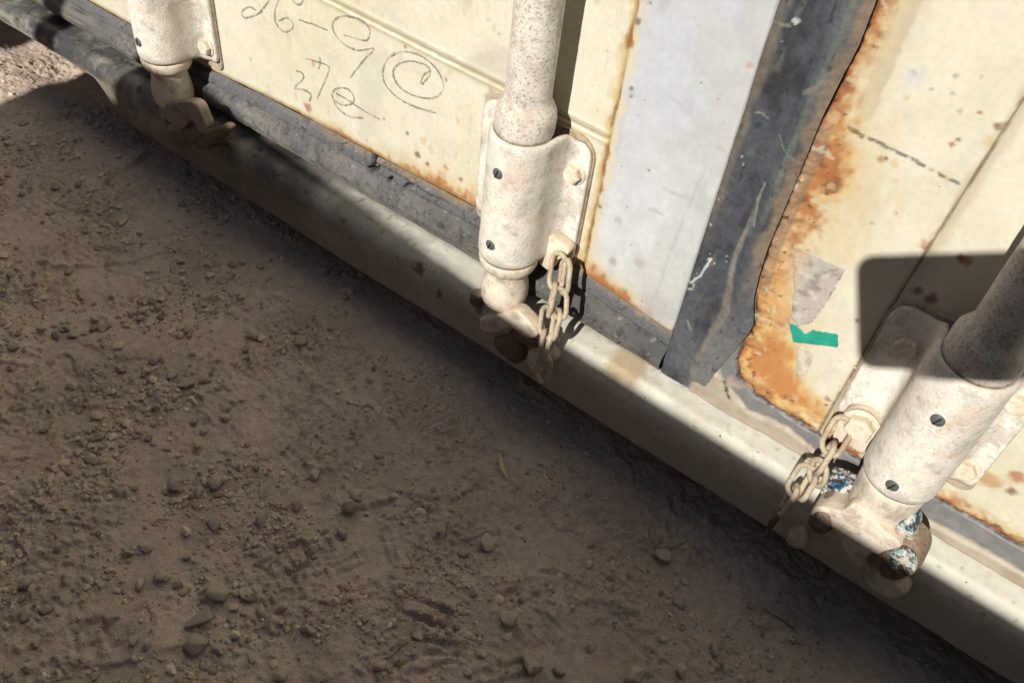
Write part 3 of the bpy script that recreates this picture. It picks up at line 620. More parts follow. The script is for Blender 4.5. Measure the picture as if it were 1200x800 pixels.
# crayon scribbles on the left door
def cz(pts): return [(240 + a / 3.3333, b / 3.3333) for a, b in pts]
for st in [[(262, -12), (240, 18), (215, 50), (190, 62), (160, 70), (146, 58), (152, 38), (175, 28), (200, 40)],
           [(292, -10), (275, 40), (278, 90), (308, 124), (338, 115), (345, 92), (322, 70), (288, 82)],
           [(335, -8), (352, 12), (372, 18), (386, -2)],
           [(368, 76), (398, 88), (424, 94), (450, 106), (480, 118)],
           [(540, 136), (575, 145), (625, 158), (642, 146), (645, 112), (612, 76), (552, 62), (508, 78), (503, 118), (540, 168), (598, 196), (662, 190), (622, 235), (570, 302)],
           [(395, 228), (438, 240), (486, 262), (474, 308), (440, 385)], [(450, 222), (452, 245), (446, 270)],
           [(358, 276), (380, 284), (386, 306), (352, 344), (385, 350), (416, 368), (410, 396)],
           [(500, 360), (520, 344), (560, 346), (584, 376), (578, 402), (540, 410), (508, 390), (498, 366), (512, 408), (535, 434), (572, 456), (620, 460)],
           [(512, 362), (555, 386), (618, 428), (686, 466)],
           [(850, 328), (874, 302), (884, 276), (858, 250), (800, 238), (748, 258), (740, 300), (776, 350), (840, 378), (902, 380), (934, 342), (916, 282), (862, 226), (792, 202), (732, 216), (700, 264), (704, 322), (750, 376), (820, 414), (906, 440)],
           [(884, 276), (860, 290), (846, 322), (858, 326)]]:
    q = spline(PP(cz(st)), 10); n = len(q); tg = np.gradient(q, axis=0); tg /= np.linalg.norm(tg, axis=1)[:, None] + 1e-9
    nn = np.stack([-tg[:, 1], tg[:, 0]], 1); w = (0.00078 * (1 + rng.normal(0, .3, n)) * (1 + .5 * fbm(q[:, 0], q[:, 1], .02, 2, 60)))[:, None]; j = rng.normal(0, .00012, (n, 1))
    a = q + nn * (w + j); b = q - nn * (w - j); yy = y_left(q[:, 0], q[:, 1]) - 0.00045
    V = np.vstack([np.stack([a[:, 0], yy, a[:, 1]], 1), np.stack([b[:, 0], yy, b[:, 1]], 1), np.stack([a[:, 0], yy + .0002, a[:, 1]], 1), np.stack([b[:, 0], yy + .0002, b[:, 1]], 1)])
    i = np.arange(n - 1)
    Fc = np.vstack([np.stack([i, i + 1, n + i + 1, n + i], 1), np.stack([i + 1, i, 2 * n + i, 2 * n + i + 1], 1), np.stack([n + i, n + i + 1, 3 * n + i + 1, 3 * n + i], 1)])
    part('crayon_mark', V, Fc, M_chalk, door_l)

# ---- sill: rounded top edge, plain face, stepped up at its far end
prof = [(0.020, ZT - .004), (0.004, ZT - .001), (-0.004, ZT)]
prof.append((-0.014, ZT - .0008))
for k in range(1, 13):
    a = math.radians(3 + 87 * k / 12); prof.append((-0.018 - 0.017 * math.sin(a), ZT - 0.018 + 0.017 * math.cos(a)))
for k in range(1, 17): prof.append((YS, ZT - 0.018 + (ZB + 0.002 - ZT + 0.018) * k / 16))
prof += [(YS + .002, ZB), (YS + .02, ZB), (0.05, ZB)]
prof = np.array(prof)
cum = np.concatenate([[0], np.cumsum(np.hypot(*np.diff(prof, axis=0).T))])
ss = np.concatenate([np.arange(0, cum[-4], 0.0016), cum[-4:]])
py_ = np.interp(ss, cum, prof[:, 0]); pz_ = np.interp(ss, cum, prof[:, 1])
xs = steps(-1.25, -0.98, 0.36, 1.3, 0.0016, 0.03)
X = xs[:, None] + 0 * ss[None, :]; Yp = py_[None, :] + 0 * X; Zp = pz_[None, :] + 0 * X; S = ss[None, :] + 0 * X
up = (1 - sm(-0.735, -0.69, X)) * 0.040                      # the lower edge is cut up at the far left
k = np.clip((ZT - .02 - Zp) / (ZT - .02 - ZB), 0, 1); Zp = Zp + k * up
wv = fbm(X, X * 0 + 1, 0.25, 3, 160) * 0.003; Yp = Yp - wv * sm(0, .02, S)
dent = (np.exp(-((X + 0.02) / 0.03) ** 2) * .002 + np.exp(-((X - 0.03) / 0.02) ** 2) * .0015) * np.exp(-((S - .045) / .02) ** 2)
Yp += dent + fbm(X, S, .02, 3, 161) * .0005
Zp += fbm(X, X * 0, 0.08, 3, 162) * .0012
XX, SS = X, S
c = np.empty(X.shape + (3,)); c[:] = lit(257, 248, 226)
c = lerp(c, lit(222, 208, 180), (1 - sm(.004, .024, SS + fbm(XX, SS, .03, 3, 163) * .01)) * .75)
c = lerp(c, lit(226, 212, 182), sm(.1, .5, fbm(XX * .6, SS, .03, 4, 164)) * .4)
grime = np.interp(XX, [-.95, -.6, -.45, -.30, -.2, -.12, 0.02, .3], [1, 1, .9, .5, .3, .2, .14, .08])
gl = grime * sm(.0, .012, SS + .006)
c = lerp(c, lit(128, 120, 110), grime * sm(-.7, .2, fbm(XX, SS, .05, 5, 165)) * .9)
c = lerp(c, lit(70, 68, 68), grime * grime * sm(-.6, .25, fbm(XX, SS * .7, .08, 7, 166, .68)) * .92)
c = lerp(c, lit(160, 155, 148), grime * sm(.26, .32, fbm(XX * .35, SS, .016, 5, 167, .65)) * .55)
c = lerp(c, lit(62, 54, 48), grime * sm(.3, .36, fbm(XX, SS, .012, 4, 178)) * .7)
c = lerp(c, lit(150, 122, 90), sm(.40, .46, fbm(XX, SS, .007, 4, 168)) * .55)
c = lerp(c, lit(180, 160, 130), (1 - sm(.0, .05, np.abs(fbm(XX * .35, SS, .02, 4, 179)))) * sm(.1, .3, fbm(XX, SS, .06, 2, 180)) * .45)
c = lerp(c, lit(232, 224, 204), sm(.1, .5, fbm(XX, SS * 2, .05, 5, 169)) * .3)
c = lerp(c, lit(200, 160, 95), (1 - sm(.3, 1, np.hypot(XX + .028, (SS - .038) * 1.3) / .035 + fbm(XX, SS, .02, 3, 170) * .6)) * .6)
c = lerp(c, lit(172, 158, 134), sm(.060, .082, SS + fbm(XX, SS, .03, 3, 171) * .012) * .5)
c = lerp(c, lit(196, 180, 150), (1 - sm(.0, .012, SS + fbm(XX, SS, .02, 3, 181) * .008)) * .6)
for x0, s0, r in [(-.245, .06, .010), (-.175, .062, .008), (-.22, .075, .006)]:
    c = lerp(c, lit(110, 75, 50), (1 - sm(.3, 1, np.hypot(XX - x0, SS - s0) / r + fbm(XX, SS, .006, 3, 172) * .9)) * .8)
V = np.stack([X, Yp, Zp], -1).reshape(-1, 3)
part('sill', V, gridf(len(xs), len(ss), True), M_sill, None, c.reshape(-1, 3))

# body of the container behind the doors, so that it is a box from the side too
def slab(x0, x1, y0, y1, z0, z1):
    V = np.array([(x, y, z) for x in (x0, x1) for y in (y0, y1) for z in (z0, z1)])
    return V, [(0, 1, 3, 2), (4, 6, 7, 5), (0, 4, 5, 1), (2, 3, 7, 6), (0, 2, 6, 4), (1, 5, 7, 3)]
M_body = simple('cream_body_paint', tuple(lit(240, 230, 205)), 0.55, 8, var=0.08)
V, Fc = slab(-1.22, 1.24, 0.045, 6.0, ZB + .002, 2.42); part('body', V, Fc, M_body, None, None, False)
V, Fc = slab(-1.25, -1.14, -0.028, 0.044, ZB + .044, 2.42); part('corner_post', V, Fc, M_body, None, None, False)
V, Fc = slab(1.19, 1.25, -0.028, 0.044, ZB + .004, 2.42); part('corner_post', V, Fc, M_body, None, None, False)
V, Fc = slab(-1.138, 1.188, -0.028, 0.044, 2.31, 2.42); part('header', V, Fc, M_body, None, None, False)

# ---- lock gear
RC = -0.034                                     # depth of the rod centres
def omega(halfw=0.0575, halfr=0.0445, ztf=0.162, zth=0.171, zbh=0.055, zbf=0.050, rin=0.0285, th=0.0040, seed=0, lowl=False):
    # strap that wraps the rod and lies flat on the door at both sides
    prof = []
    for x in np.linspace(-0.0575, -0.034, 12)[:-1]: prof.append((x, -0.0055))
    cy = RC
    a0 = math.radians(18)
    # valley arcs approximated by a smooth curve between flange and barrel
    pts = [(-0.034, -0.0055), (-0.0300, -0.0078), (-0.0262, -0.013), (-0.0243, -0.023), (-0.0238, RC)]
    prof += [tuple(p) for p in spline(pts, 4)[1:]]
    for k in range(1, 33):
        a = math.pi + math.pi * k / 32; prof.append((0.0238 * math.cos(a), RC + 0.0238 * math.sin(a)))
    prof += [tuple((-a, b)) for a, b in spline(pts, 4)[::-1][1:]]
    for x in np.linspace(0.034, halfr, 8)[1:]: prof.append((x, -0.0055))
    prof = np.array(prof); n = len(prof); x = prof[:, 0]; ax = np.abs(x)
    top = np.where(ax < .022, zth, zth + (ztf - zth) * sm(.022, .033, ax)); hw_ = np.where(x > 0, halfr, halfw)
    rr = 0.012; e = np.clip((ax - (hw_ - rr)) / rr, 0, 1); top = top - (1 - np.sqrt(1 - e * e + 1e-9)) * rr
    zf = np.where(x > 0, zbf, zbf if not lowl else 0.03)
    bot = np.where(ax < .022, zbh, zbh + (zf - zbh) * sm(.022, .031, ax))
    e = np.clip((ax - (hw_ - .006)) / .006, 0, 1); bot = bot + (1 - np.sqrt(1 - e * e + 1e-9)) * .006
    m_ = 44; T = np.linspace(0, 1, m_)
    d = np.gradient(prof, axis=0); d /= np.linalg.norm(d, axis=1)[:, None]; nrm = np.stack([d[:, 1], -d[:, 0]], 1)   # outward (towards -y)
    Z = bot[:, None] + (top - bot)[:, None] * T[None, :]
    j = fbm(x[:, None] + 0 * Z, Z, .018, 3, seed) * .0003
    e1 = 0.0012 * (1 - np.minimum(1, np.minimum(T, 1 - T) / .03))[None, :]
    out = th / 2 + j - e1; inn = -th / 2 + 0 * j
    Vo = np.stack([prof[:, 0][:, None] + nrm[:, 0][:, None] * out, prof[:, 1][:, None] + nrm[:, 1][:, None] * out, Z], -1)
    Vi = np.stack([prof[:, 0][:, None] + nrm[:, 0][:, None] * inn, prof[:, 1][:, None] + nrm[:, 1][:, None] * inn, Z], -1)
    V = np.vstack([Vo.reshape(-1, 3), Vi.reshape(-1, 3)]); N = n * m_
    Fc = [tuple(f) for f in gridf(n, m_)] + [tuple(f) for f in gridf(n, m_, True, N)]
    rim = list(range(m_ - 1)) + list(range(m_ - 1, N - 1, m_)) + list(range(N - 1, (n - 1) * m_, -1)) + list(range((n - 1) * m_, 0, -m_))
    for a, b in zip(rim, rim[1:] + rim[:1]): Fc.append((a, N + a, N + b, b)[::-1])
    return V, Fc
def hexbolt(r=0.0078, h=0.006, rot=0.3, dome=True):
    V = []; rg = [(1.0, 0), (1.0, .72), (.90, .94), (.72, 1.0)]
    for s, y in rg:
        for k in range(6):
            a = rot + k * math.pi / 3; V.append((r * s * math.cos(a), -h * y, r * s * math.sin(a)))
    Fc = []
    for i in range(3):
        for k in range(6): Fc.append((i * 6 + k, i * 6 + (k + 1) % 6, (i + 1) * 6 + (k + 1) % 6, (i + 1) * 6 + k)[::-1])
    Fc.append(tuple(range(18, 24))[::-1]); Fc.append(tuple(range(6)))
    w, f = lathe([(r * 1.25, 0), (r * 1.25, .0010), (r * 1.12, .0016)], 20); w = w[:, [0, 2, 1]] * [1, -1, 1]
    return merge([(np.array(V) + [0, -.0012, 0], Fc), (w, f)])

def backplate(xc, par, halfw=0.0595, zt=0.166, zb=0.040, seed=0):
    o = []; halfr = .0455
    rr = 0.018
    for cx, cz_, a0 in [(halfw - rr, zb + .008, -90), (halfw - rr, zt - rr, 0), (-halfw + rr, zt - rr, 90), (-halfw + rr, zb + .008, 180)]:
        r2 = rr if cz_ > .1 else .008
        cx2 = cx if r2 == rr else (halfw - .008) * (1 if cx > 0 else -1)
        for k in range(7):
            a = math.radians(a0 + 90 * k / 6); X_ = cx2 + r2 * math.cos(a); o.append((X_ if X_ < 0 else X_ - (halfw - halfr), cz_ + r2 * math.sin(a)))
    V, Fc = prism(o, -0.0030, 0.001, .0008); return part('back_plate', place(V, (xc, 0, 0)), Fc, M_plate, par, None, False)

def cam_outline(pts): return [tuple(p) for p in spline(pts + [pts[0]], 5)[:-1]]
def rot_z(V, a):
    c, s = math.cos(a), math.sin(a); V = np.asarray(V).copy(); x, y = V[:, 0].copy(), V[:, 1].copy(); V[:, 0] = c * x - s * y; V[:, 1] = s * x + c * y; return V

def lock_gear(xc, seed, cam_rot, label):
    rod = sub('lock_rod', (xc, RC, 0.2)); rod['label'] = label
    pr = dense([(0.0168, 2.25), (0.0168, 0.6)], .2) + dense([(0.0168, 0.42), (0.0169, 0.201), (0.0175, 0.197), (0.0200, 0.193), (0.0220, 0.189), (0.0227, 0.184), (0.0225, 0.175), (0.0216, 0.1705), (0.017, 0.169), (0.016, 0.13)], .0035)
    V, Fc = lathe(pr[::-1], 56, True, .0003, seed); part('rod_tube', place(V, (xc, RC, 0)), Fc, M_rod, rod)
    # the lower end: lip, neck, bulb
    if seed == 59: pl = [(0.016, 0.13), (0.0195, 0.060), (0.0225, 0.052), (0.0228, 0.040), (0.0222, 0.028), (0.0212, 0.018), (0.0190, 0.008), (0.0150, 0.000), (0.008, -0.004)]
    else: pl = [(0.016, 0.13), (0.019, 0.058), (0.0242, 0.054), (0.0246, 0.048), (0.0228, 0.0430), (0.0186, 0.040), (0.0178, 0.034), (0.0190, 0.026), (0.0204, 0.018), (0.0203, 0.009), (0.0175, 0.000), (0.010, -0.005)]
    pl = dense([tuple(q) for q in spline(pl, 3)], .003)
    V, Fc = lathe(pl[::-1], 48, True, .0004, seed + 1)
    part('rod_foot', place(V, (xc, RC, 0)), Fc, M_cam, rod)
    br = sub('bearing_bracket', (xc, 0, 0.1))
    V, Fc = omega(seed=seed); part('strap', place(V, (xc, 0, 0)), Fc, M_hw, br)
    backplate(xc, br, seed=seed)
    for dz in ((0.144, 0.0755) if seed != 59 else (0.137, 0.0685)):                     # slotted plugs
        a = -0.06
        V, Fc = lathe([(0.0044, 0), (0.0044, .0008), (0.0036, .0014), (0.0006, .0016)], 20); V = V[:, [0, 2, 1]] * [1, -1, 1]
        rr = 0.0256
        base = np.array([xc + rr * math.sin(a), RC - rr * math.cos(a), dz])
        Vp = rot_z(V, a); part('plug', place(Vp, base), [f[::-1] for f in Fc], M_plug, br)
        V, Fc = slab(-.0038, .0038, -.0020, -.0013, -.0005, .0005); V = V @ np.array([[math.cos(1.2), 0, math.sin(1.2)], [0, 1, 0], [-math.sin(1.2), 0, math.cos(1.2)]])
        part('plug_slot', place(rot_z(V, a), base), Fc, M_slot, br, None, False)
    for sx in (-1, 1):
        for dz, rt in ((0.136, .3), (0.066, .1)):
            V, Fc = hexbolt(rot=rt + sx * .2 + seed * .3); V = place(V, (xc + (0.0335 if sx > 0 else -0.0385), -0.0076, dz))
            part('bolt', V, Fc, M_bolt, br, None, False)
    return rod, br
GEAR = [(-0.584, 31, 'left lock rod with its foot in shade above the dark sill'), (-0.149, 47, 'middle lock rod with a speckled tube and a loose chain beside it'), (0.1895, 59, 'right lock rod partly under the phone shadow, claws hooked in blue painted keepers')]
rods = [lock_gear(*g[:2], 0, g[2]) for g in GEAR]

# cams: the claw at each rod's foot
def claw(rod, xc, pts, y0, y1, mat=M_cam, name='cam', seed=0, rz=0.0):
    o = cam_outline(pts); V, Fc = prism(o, y0, y1, .0016, .0, seed)
    if rz:
        V = V - [xc, RC, 0]; V = rot_z(V, rz) + [xc, RC, 0]
    return part(name, V, Fc, mat, rod)
def PX(pts, y): return [tuple(P(a, b, y)[[0, 2]]) for a, b in pts]
# middle: tongue pointing down to the right, in sun at its tip
claw(rods[1][0], -0.149, PX([(566, 370), (585, 366), (606, 360), (618, 368), (633, 386), (629, 393), (618, 391), (602, 381), (586, 386), (568, 384)], -0.048), -0.053, -0.040)
claw(rods[0][0], -0.588, PX([(190, 122), (228, 118), (242, 140), (244, 150), (236, 152), (228, 140), (215, 150), (200, 140), (196, 132)], -0.048), -0.052, -0.040, mat=M_cam_shaded, seed=3)
claw(rods[2][0], 0.1895, PX([(952, 596), (958, 589), (972, 588), (990, 592), (1008, 584), (1044, 618), (1058, 630), (1058, 642), (1044, 648), (1026, 642), (1018, 650), (1013, 660), (1003, 652), (992, 636), (984, 618), (972, 607), (958, 604)], -0.052), -0.058, -0.038, seed=5)

# keepers welded to the sill
def lump(pts, y0, y1, mat, name, warp=.004, seed=0, par=None, bev=.004, label=None):
    p = np.array(spline(PX(pts, y0) + [PX(pts, y0)[0]], 6)[:-1]); c0 = p.mean(0); n = len(p); V = []; d = y1 - y0
    if bev <= .002: pr_ = [(.0, 0), (.55, .0001), (.9, .0004), (.97, .0012), (1, .0022), (1, d)]
    else: pr_ = [(0, 0), (.3, d * .02), (.55, d * .07), (.75, d * .16), (.88, d * .28), (.96, d * .42), (1.0, d * .6), (1.0, d)]
    for k_, yy_ in pr_:
        for q in p: V.append((c0[0] + (q[0] - c0[0]) * max(k_, .001), y0 + yy_, c0[1] + (q[1] - c0[1]) * max(k_, .001)))
    V = np.array(V); w_ = fbm(V[:, 0], V[:, 2] + V[:, 1], .012, 3, seed) * min(warp, .003); V[:, 1] += w_ * (V[:, 1] < y1 - .001)
    Fc = [(i * n + k, (i + 1) * n + k, (i + 1) * n + (k + 1) % n, i * n + (k + 1) % n) for i in range(len(pr_) - 1) for k in range(n)]
    return part(name, V, Fc, mat, par)
k1 = sub('cam_keeper', (-0.12, YS, -0.03)); k1['label'] = 'gritty dark cam keeper on the shaded sill under the middle rod'
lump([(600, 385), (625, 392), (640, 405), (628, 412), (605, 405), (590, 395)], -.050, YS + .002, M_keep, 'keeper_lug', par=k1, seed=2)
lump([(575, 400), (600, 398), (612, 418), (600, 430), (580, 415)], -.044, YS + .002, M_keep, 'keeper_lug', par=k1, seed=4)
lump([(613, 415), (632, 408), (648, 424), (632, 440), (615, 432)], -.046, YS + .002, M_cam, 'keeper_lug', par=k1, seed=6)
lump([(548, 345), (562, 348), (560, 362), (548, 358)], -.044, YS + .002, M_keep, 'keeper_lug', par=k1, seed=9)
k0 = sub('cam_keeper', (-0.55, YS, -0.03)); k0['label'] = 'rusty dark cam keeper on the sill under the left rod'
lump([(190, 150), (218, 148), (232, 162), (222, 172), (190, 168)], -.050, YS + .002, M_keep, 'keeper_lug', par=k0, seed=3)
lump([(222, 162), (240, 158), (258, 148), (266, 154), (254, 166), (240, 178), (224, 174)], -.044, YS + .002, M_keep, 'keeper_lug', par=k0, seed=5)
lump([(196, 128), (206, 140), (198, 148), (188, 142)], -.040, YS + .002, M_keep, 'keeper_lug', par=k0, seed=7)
k2 = sub('cam_keeper', (0.2, YS, -0.03)); k2['label'] = 'cam keeper under the right rod with flaking blue and white paint'
lump([(972, 556), (988, 560), (1012, 575), (996, 585), (968, 584), (960, 575)], -.040, YS + .004, M_blue, 'keeper_plate', par=k2, seed=1, bev=.0015)
lump([(944, 606), (956, 598), (968, 600), (977, 612), (975, 626), (962, 635), (948, 632), (940, 620)], -.062, YS + .002, M_rkeep, 'keeper_lug', par=k2, seed=5, bev=.008)
lump([(1010, 660), (1028, 680), (1052, 690), (1062, 700), (1046, 709), (1022, 700), (1008, 684)], -.052, YS + .002, M_cam, 'keeper_lug', par=k2, seed=21, bev=.006)
lump([(1018, 652), (1030, 644), (1050, 640), (1066, 646), (1076, 662), (1070, 682), (1050, 691), (1028, 684), (1016, 668)], -.062, YS + .002, M_rkeep, 'keeper_lug', par=k2, seed=8, bev=.009)
lump([(1040, 650), (1056, 646), (1070, 656), (1071, 672), (1056, 676), (1044, 666)], -.0635, -.058, M_blue, 'paint_scab', par=k2, seed=9, bev=.002)
lump([(1050, 615), (1062, 612), (1070, 622), (1066, 645), (1054, 640), (1048, 630)], -.052, YS + .002, M_blue, 'keeper_lug', par=k2, seed=11, bev=.002)
0 and lump([(1018, 664), (1032, 684), (1054, 692), (1060, 700), (1040, 712), (1015, 700), (1006, 680)], -.050, YS + .002, M_sill if False else M_cam, 'keeper_lug', par=k2, seed=12, bev=.005)
lump([(925, 622), (942, 620), (945, 640), (930, 646), (918, 636)], -.040, YS + .002, M_cam, 'keeper_lug', par=k2, seed=13)

# torn paint flap and mud on the sill beside the right chain
0 and lump([(916, 533), (935, 524), (934, 531), (922, 538)], -.034, -.028, M_slot, 'chipped_gap', .0, 1, None, .0008)

# clips that hold the chains
clip1 = prism(cam_outline(PX([(640, 282), (650, 272), (668, 284), (672, 292), (664, 298), (656, 302), (650, 312), (644, 310), (636, 300)], -.012)), -.0190, -.0085, .0012)
part('chain_tab', *clip1, M_bolt, rods[1][1])
clip2 = prism(cam_outline(PX([(984, 490), (996, 476), (1018, 478), (1034, 492), (1030, 510), (1014, 524), (996, 514), (980, 508)], -.012)), -.0190, -.0085, .0015)
part('chain_tab', *clip2, M_bolt, rods[2][1])
V, Fc = hexbolt(0.0105, .008, .4); part('bolt', place(V, P(1010, 497, -.0192)), Fc, M_bolt, rods[2][1], None, False)

# ------------------------------------------------------------------ chains, link by link
def link_mesh(a, b, tw, wire=0.0022, wid=0.0076, seed=0):
    a, b = np.array(a), np.array(b); L = np.linalg.norm(b - a); t = (b - a) / L
    up = np.cross(t, [0, -1, 0]); up /= np.linalg.norm(up); w = np.cross(t, up)
    s = up * math.cos(tw) + w * math.sin(tw); h = L / 2 + wire * 0.4; c = (a + b) / 2; st = max(h - wid, 0.001)
    path = []
    for k in range(13): q = math.pi * (k / 12) - math.pi / 2; path.append(c + t * (st + wid * math.cos(q)) + s * wid * math.sin(q))
    for k in range(13): q = math.pi * (k / 12) + math.pi / 2; path.append(c + t * (-st + wid * math.cos(q)) + s * wid * math.sin(q))
    pp = np.array(path); pp += rng.normal(0, .0001, pp.shape)
    return tube(pp, wire, 10, True)
def chain(label, pts, tws, base, wires=None):
    ch = tag(empty('chain', tuple(base)), label, 'chain', 'chains hanging from the lock brackets')
    for i, (seg, tw) in enumerate(zip(pts, tws)):
        (ax, ay, ad), (bx, by, bd) = seg
        V, Fc = link_mesh(P(ax, ay, ad), P(bx, by, bd), tw, 0.0022 if not wires else wires[i])
        mesh('link', V - np.array(base), Fc, M_chain, ch, True)
    return ch
chain('short dusty chain hanging from the middle lock bracket into the shade',
      [((656, 298, -.022), (650, 338, -.034), )[0:2] for _ in [0]] + [((664, 306, -.026), (660, 342, -.036)), ((651, 334, -.036), (643, 368, -.044)), ((657, 340, -.038), (655, 372, -.046)), ((656, 366, -.044), (648, 394, -.05)), ((643, 362, -.044), (638, 394, -.05)), ((648, 390, -.05), (641, 420, -.054)), ((638, 390, -.05), (634, 420, -.053)), ((640, 416, -.054), (634, 446, -.055))],
      [0.2, 0.5, 1.0, 0.15, 0.9, 0.3, 1.3, 1.2, 0.3], P(656, 296, -.02))
chain('short rust tinged chain with a pin hanging from the right lock bracket',
      [((992, 492, -.022), (970, 530, -.034)), ((977, 522, -.034), (957, 552, -.042)), ((962, 541, -.040), (955, 566, -.046)), ((950, 548, -.040), (930, 580, -.05)), ((955, 556, -.044), (938, 582, -.052)), ((934, 572, -.048), (915, 600, -.056))],
      [0.25, 1.35, 0.5, 0.1, 1.2, 1.35], P(992, 490, -.02))
V, Fc = tube([P(918, 594, -.054), P(905, 612, -.056), P(896, 628, -.057)], [.0030, .0026, .0012], 10)
b2 = P(905, 612, -.056); pin = mesh('pin', V - P(992, 490, -.02), Fc, M_keep, bpy.data.objects['chain.001'])

# ================================================================== THE YARD
def gz_base(X, Y):
    z = GZ + fbm(X, Y, 0.22, 4, 200) * 0.010 + fbm(X, Y, 0.06, 4, 201) * 0.0045
    z -= 0.010 * sm(-0.05, 0.02, Y)
    z += 0.006 * sm(-0.1, -0.5, Y) * 0
    return z
GP = lambda pts: np.array([G(a, b, GZ)[:2] for a, b in pts])
def ground_h(X, Y, fine=True):
    z = gz_base(X, Y)
    # soft ledges: (pixel trace, height, falloff)
    for pts, h, fo in [([(0, 348), (40, 342), (56, 320), (90, 312), (150, 306), (200, 294)], .006, .012),
                       ([(80, 284), (84, 262), (110, 235), (128, 212), (150, 198), (170, 185)], .007, .014),
                       ([(128, 208), (132, 220), (148, 235)], .004, .008),
                       ([(0, 426), (45, 430), (78, 414), (88, 432)], .006, .008), ([(20, 412), (45, 416), (62, 406)], .003, .006),
                       ([(60, 480), (130, 478), (160, 476)], .0022, .008), ([(95, 400), (140, 420), (180, 418)], .003, .01),
                       ([(60, 745), (90, 728), (130, 726)], .004, .01), ([(90, 780), (140, 778), (200, 760)], .004, .012),
                       ([(440, 592), (480, 583), (502, 597), (540, 580)], .005, .01), ([(405, 602), (440, 592)], .003, .008),
                       ([(358, 670), (360, 730)], .003, .004), ([(500, 650), (520, 640), (600, 620)], .002, .012),
                       ([(560, 520), (620, 540), (660, 555)], .0025, .012), ([(600, 690), (640, 670), (690, 690)], .0035, .014),
                       ([(660, 720), (690, 705), (720, 712)], .004, .012), ([(770, 640), (780, 620), (800, 618)], .003, .01)]:
        p = spline(GP(pts), 6); d = side(X, Y, p)
        e = np.abs(d); inr = e < fo * 3
        brk = .55 + .9 * fbm(X, Y, .02, 3, 227)
        prof = h * sm(-.0016, .0006, d + fbm(X, Y, .008, 3, 229) * .003) * np.exp(-np.maximum(d, 0) / fo) * np.clip(brk, 0, 1) - .0012 * np.exp(-((d + .003) / .002) ** 2) * np.clip(brk, 0, 1)
        z += np.where(inr, prof, 0)
    # boot tread blocks pressed into the dirt
    for cx, cy, w, h, ang, dep in [(335, 655, 46, 20, -32, .007), (372, 640, 24, 9, -8, .004), (330, 690, 30, 14, -28, .004), (498, 716, 48, 14, 24, .006), (505, 740, 40, 16, 20, .005), (516, 727, 18, 10, -55, .005),
                               (425, 695, 30, 9, -28, .004), (455, 640, 34, 8, 78, .003), (12, 335, 10, 22, 5, .005), (27, 335, 8, 16, 5, .004), (480, 590, 40, 10, 12, .004), (520, 760, 40, 10, 10, .004),
                               (150, 735, 46, 20, -25, .004), (105, 745, 30, 18, -20, .003), (560, 640, 44, 12, -20, .003), (610, 700, 46, 12, -25, .003), (40, 470, 40, 16, 5, .003), (75, 485, 30, 14, 5, .003), (500, 775, 60, 12, -14, .004), (410, 660, 30, 8, -25, .003), (585, 790, 60, 12, -18, .004), (30, 535, 30, 12, 10, .003), (95, 505, 30, 12, 0, .003)]:
        c0 = G(cx, cy, GZ)[:2]; a = math.radians(ang)
        ex = G(cx + 10 * math.cos(a), cy + 10 * math.sin(a), GZ)[:2] - c0; ey = G(cx - 10 * math.sin(a), cy + 10 * math.cos(a), GZ)[:2] - c0
        lx = np.linalg.norm(ex) / 10; ly = np.linalg.norm(ey) / 10
        ux = ex / np.linalg.norm(ex); uy = ey / np.linalg.norm(ey)
        hw, hh = w / 2 * lx * 1.12, h / 2 * ly * 1.15
        m = (np.abs(X - c0[0]) < .08) & (np.abs(Y - c0[1]) < .08)
        if not m.any(): continue
        x, y = X[m] - c0[0], Y[m] - c0[1]
        nn_ = fbm(X[m], Y[m], .010, 3, 210) * .0022; wq = .72 * np.clip(.75 + fbm(X[m], Y[m], .03, 2, 211) * 1.3, 0, 1)
        a_ = x * ux[0] + y * ux[1]; b_ = x * uy[0] + y * uy[1]
        d = np.maximum(np.abs(a_) - hw, np.abs(b_) - hh) + nn_
        groove = np.exp(-((d - .0008) / .0018) ** 2)
        z[m] += (dep * .30 * (1 - sm(-.0020, -.0004, d)) - dep * 1.0 * groove + dep * .35 * np.exp(-((d - .0048) / .0020) ** 2)) * wq
    if fine:
        rough = sm(-.3, .3, fbm(X, Y, .09, 3, 220))
        z += fbm(X, Y, 0.016, 5, 221, .62) * 0.0026 * (0.4 + rough) + fbm(X, Y, .006, 3, 222, .6) * .0019 * (0.4 + rough)
        cl = fbm(X, Y, .008, 2, 223); z += sm(.15, .30, cl) * .0018 * rough
        cl = fbm(X, Y, .02, 4, 224); z += sm(.2, .32, cl) * .0028 * sm(.3, .8, rough); z += np.abs(fbm(X, Y, .009, 4, 228)) * .0022 * rough
        ck = np.abs(fbm(X, Y, .05, 4, 225)); z -= (1 - sm(0, .02, ck)) * .0022 * sm(.1, .4, fbm(X, Y, .12, 2, 226))
    return z
def stretch(lo, a, b, hi, fine):
    L = [a]; s = fine
    while L[-1] > lo: s *= 1.25; L.append(L[-1] - s)
    H = [b]; s = fine
    while H[-1] < hi: s *= 1.25; H.append(H[-1] + s)
    return np.concatenate([L[::-1], np.arange(a + fine, b, fine), H])
xs = stretch(-120, -1.2, 0.40, 120, .0015); ys = stretch(-120, -0.52, 0.10, 120, .0015)
X, Y = np.meshgrid(xs, ys, indexing='ij'); near = (np.abs(X + .4) < 1.2) & (np.abs(Y + .2) < .8)
Z = np.full(X.shape, GZ); Z[near] = ground_h(X[near], Y[near])
far = ~near; Z[far] = gz_base(X[far], Y[far])
m, t, b = M_base('dry_brown_dirt'); v = objco(t)
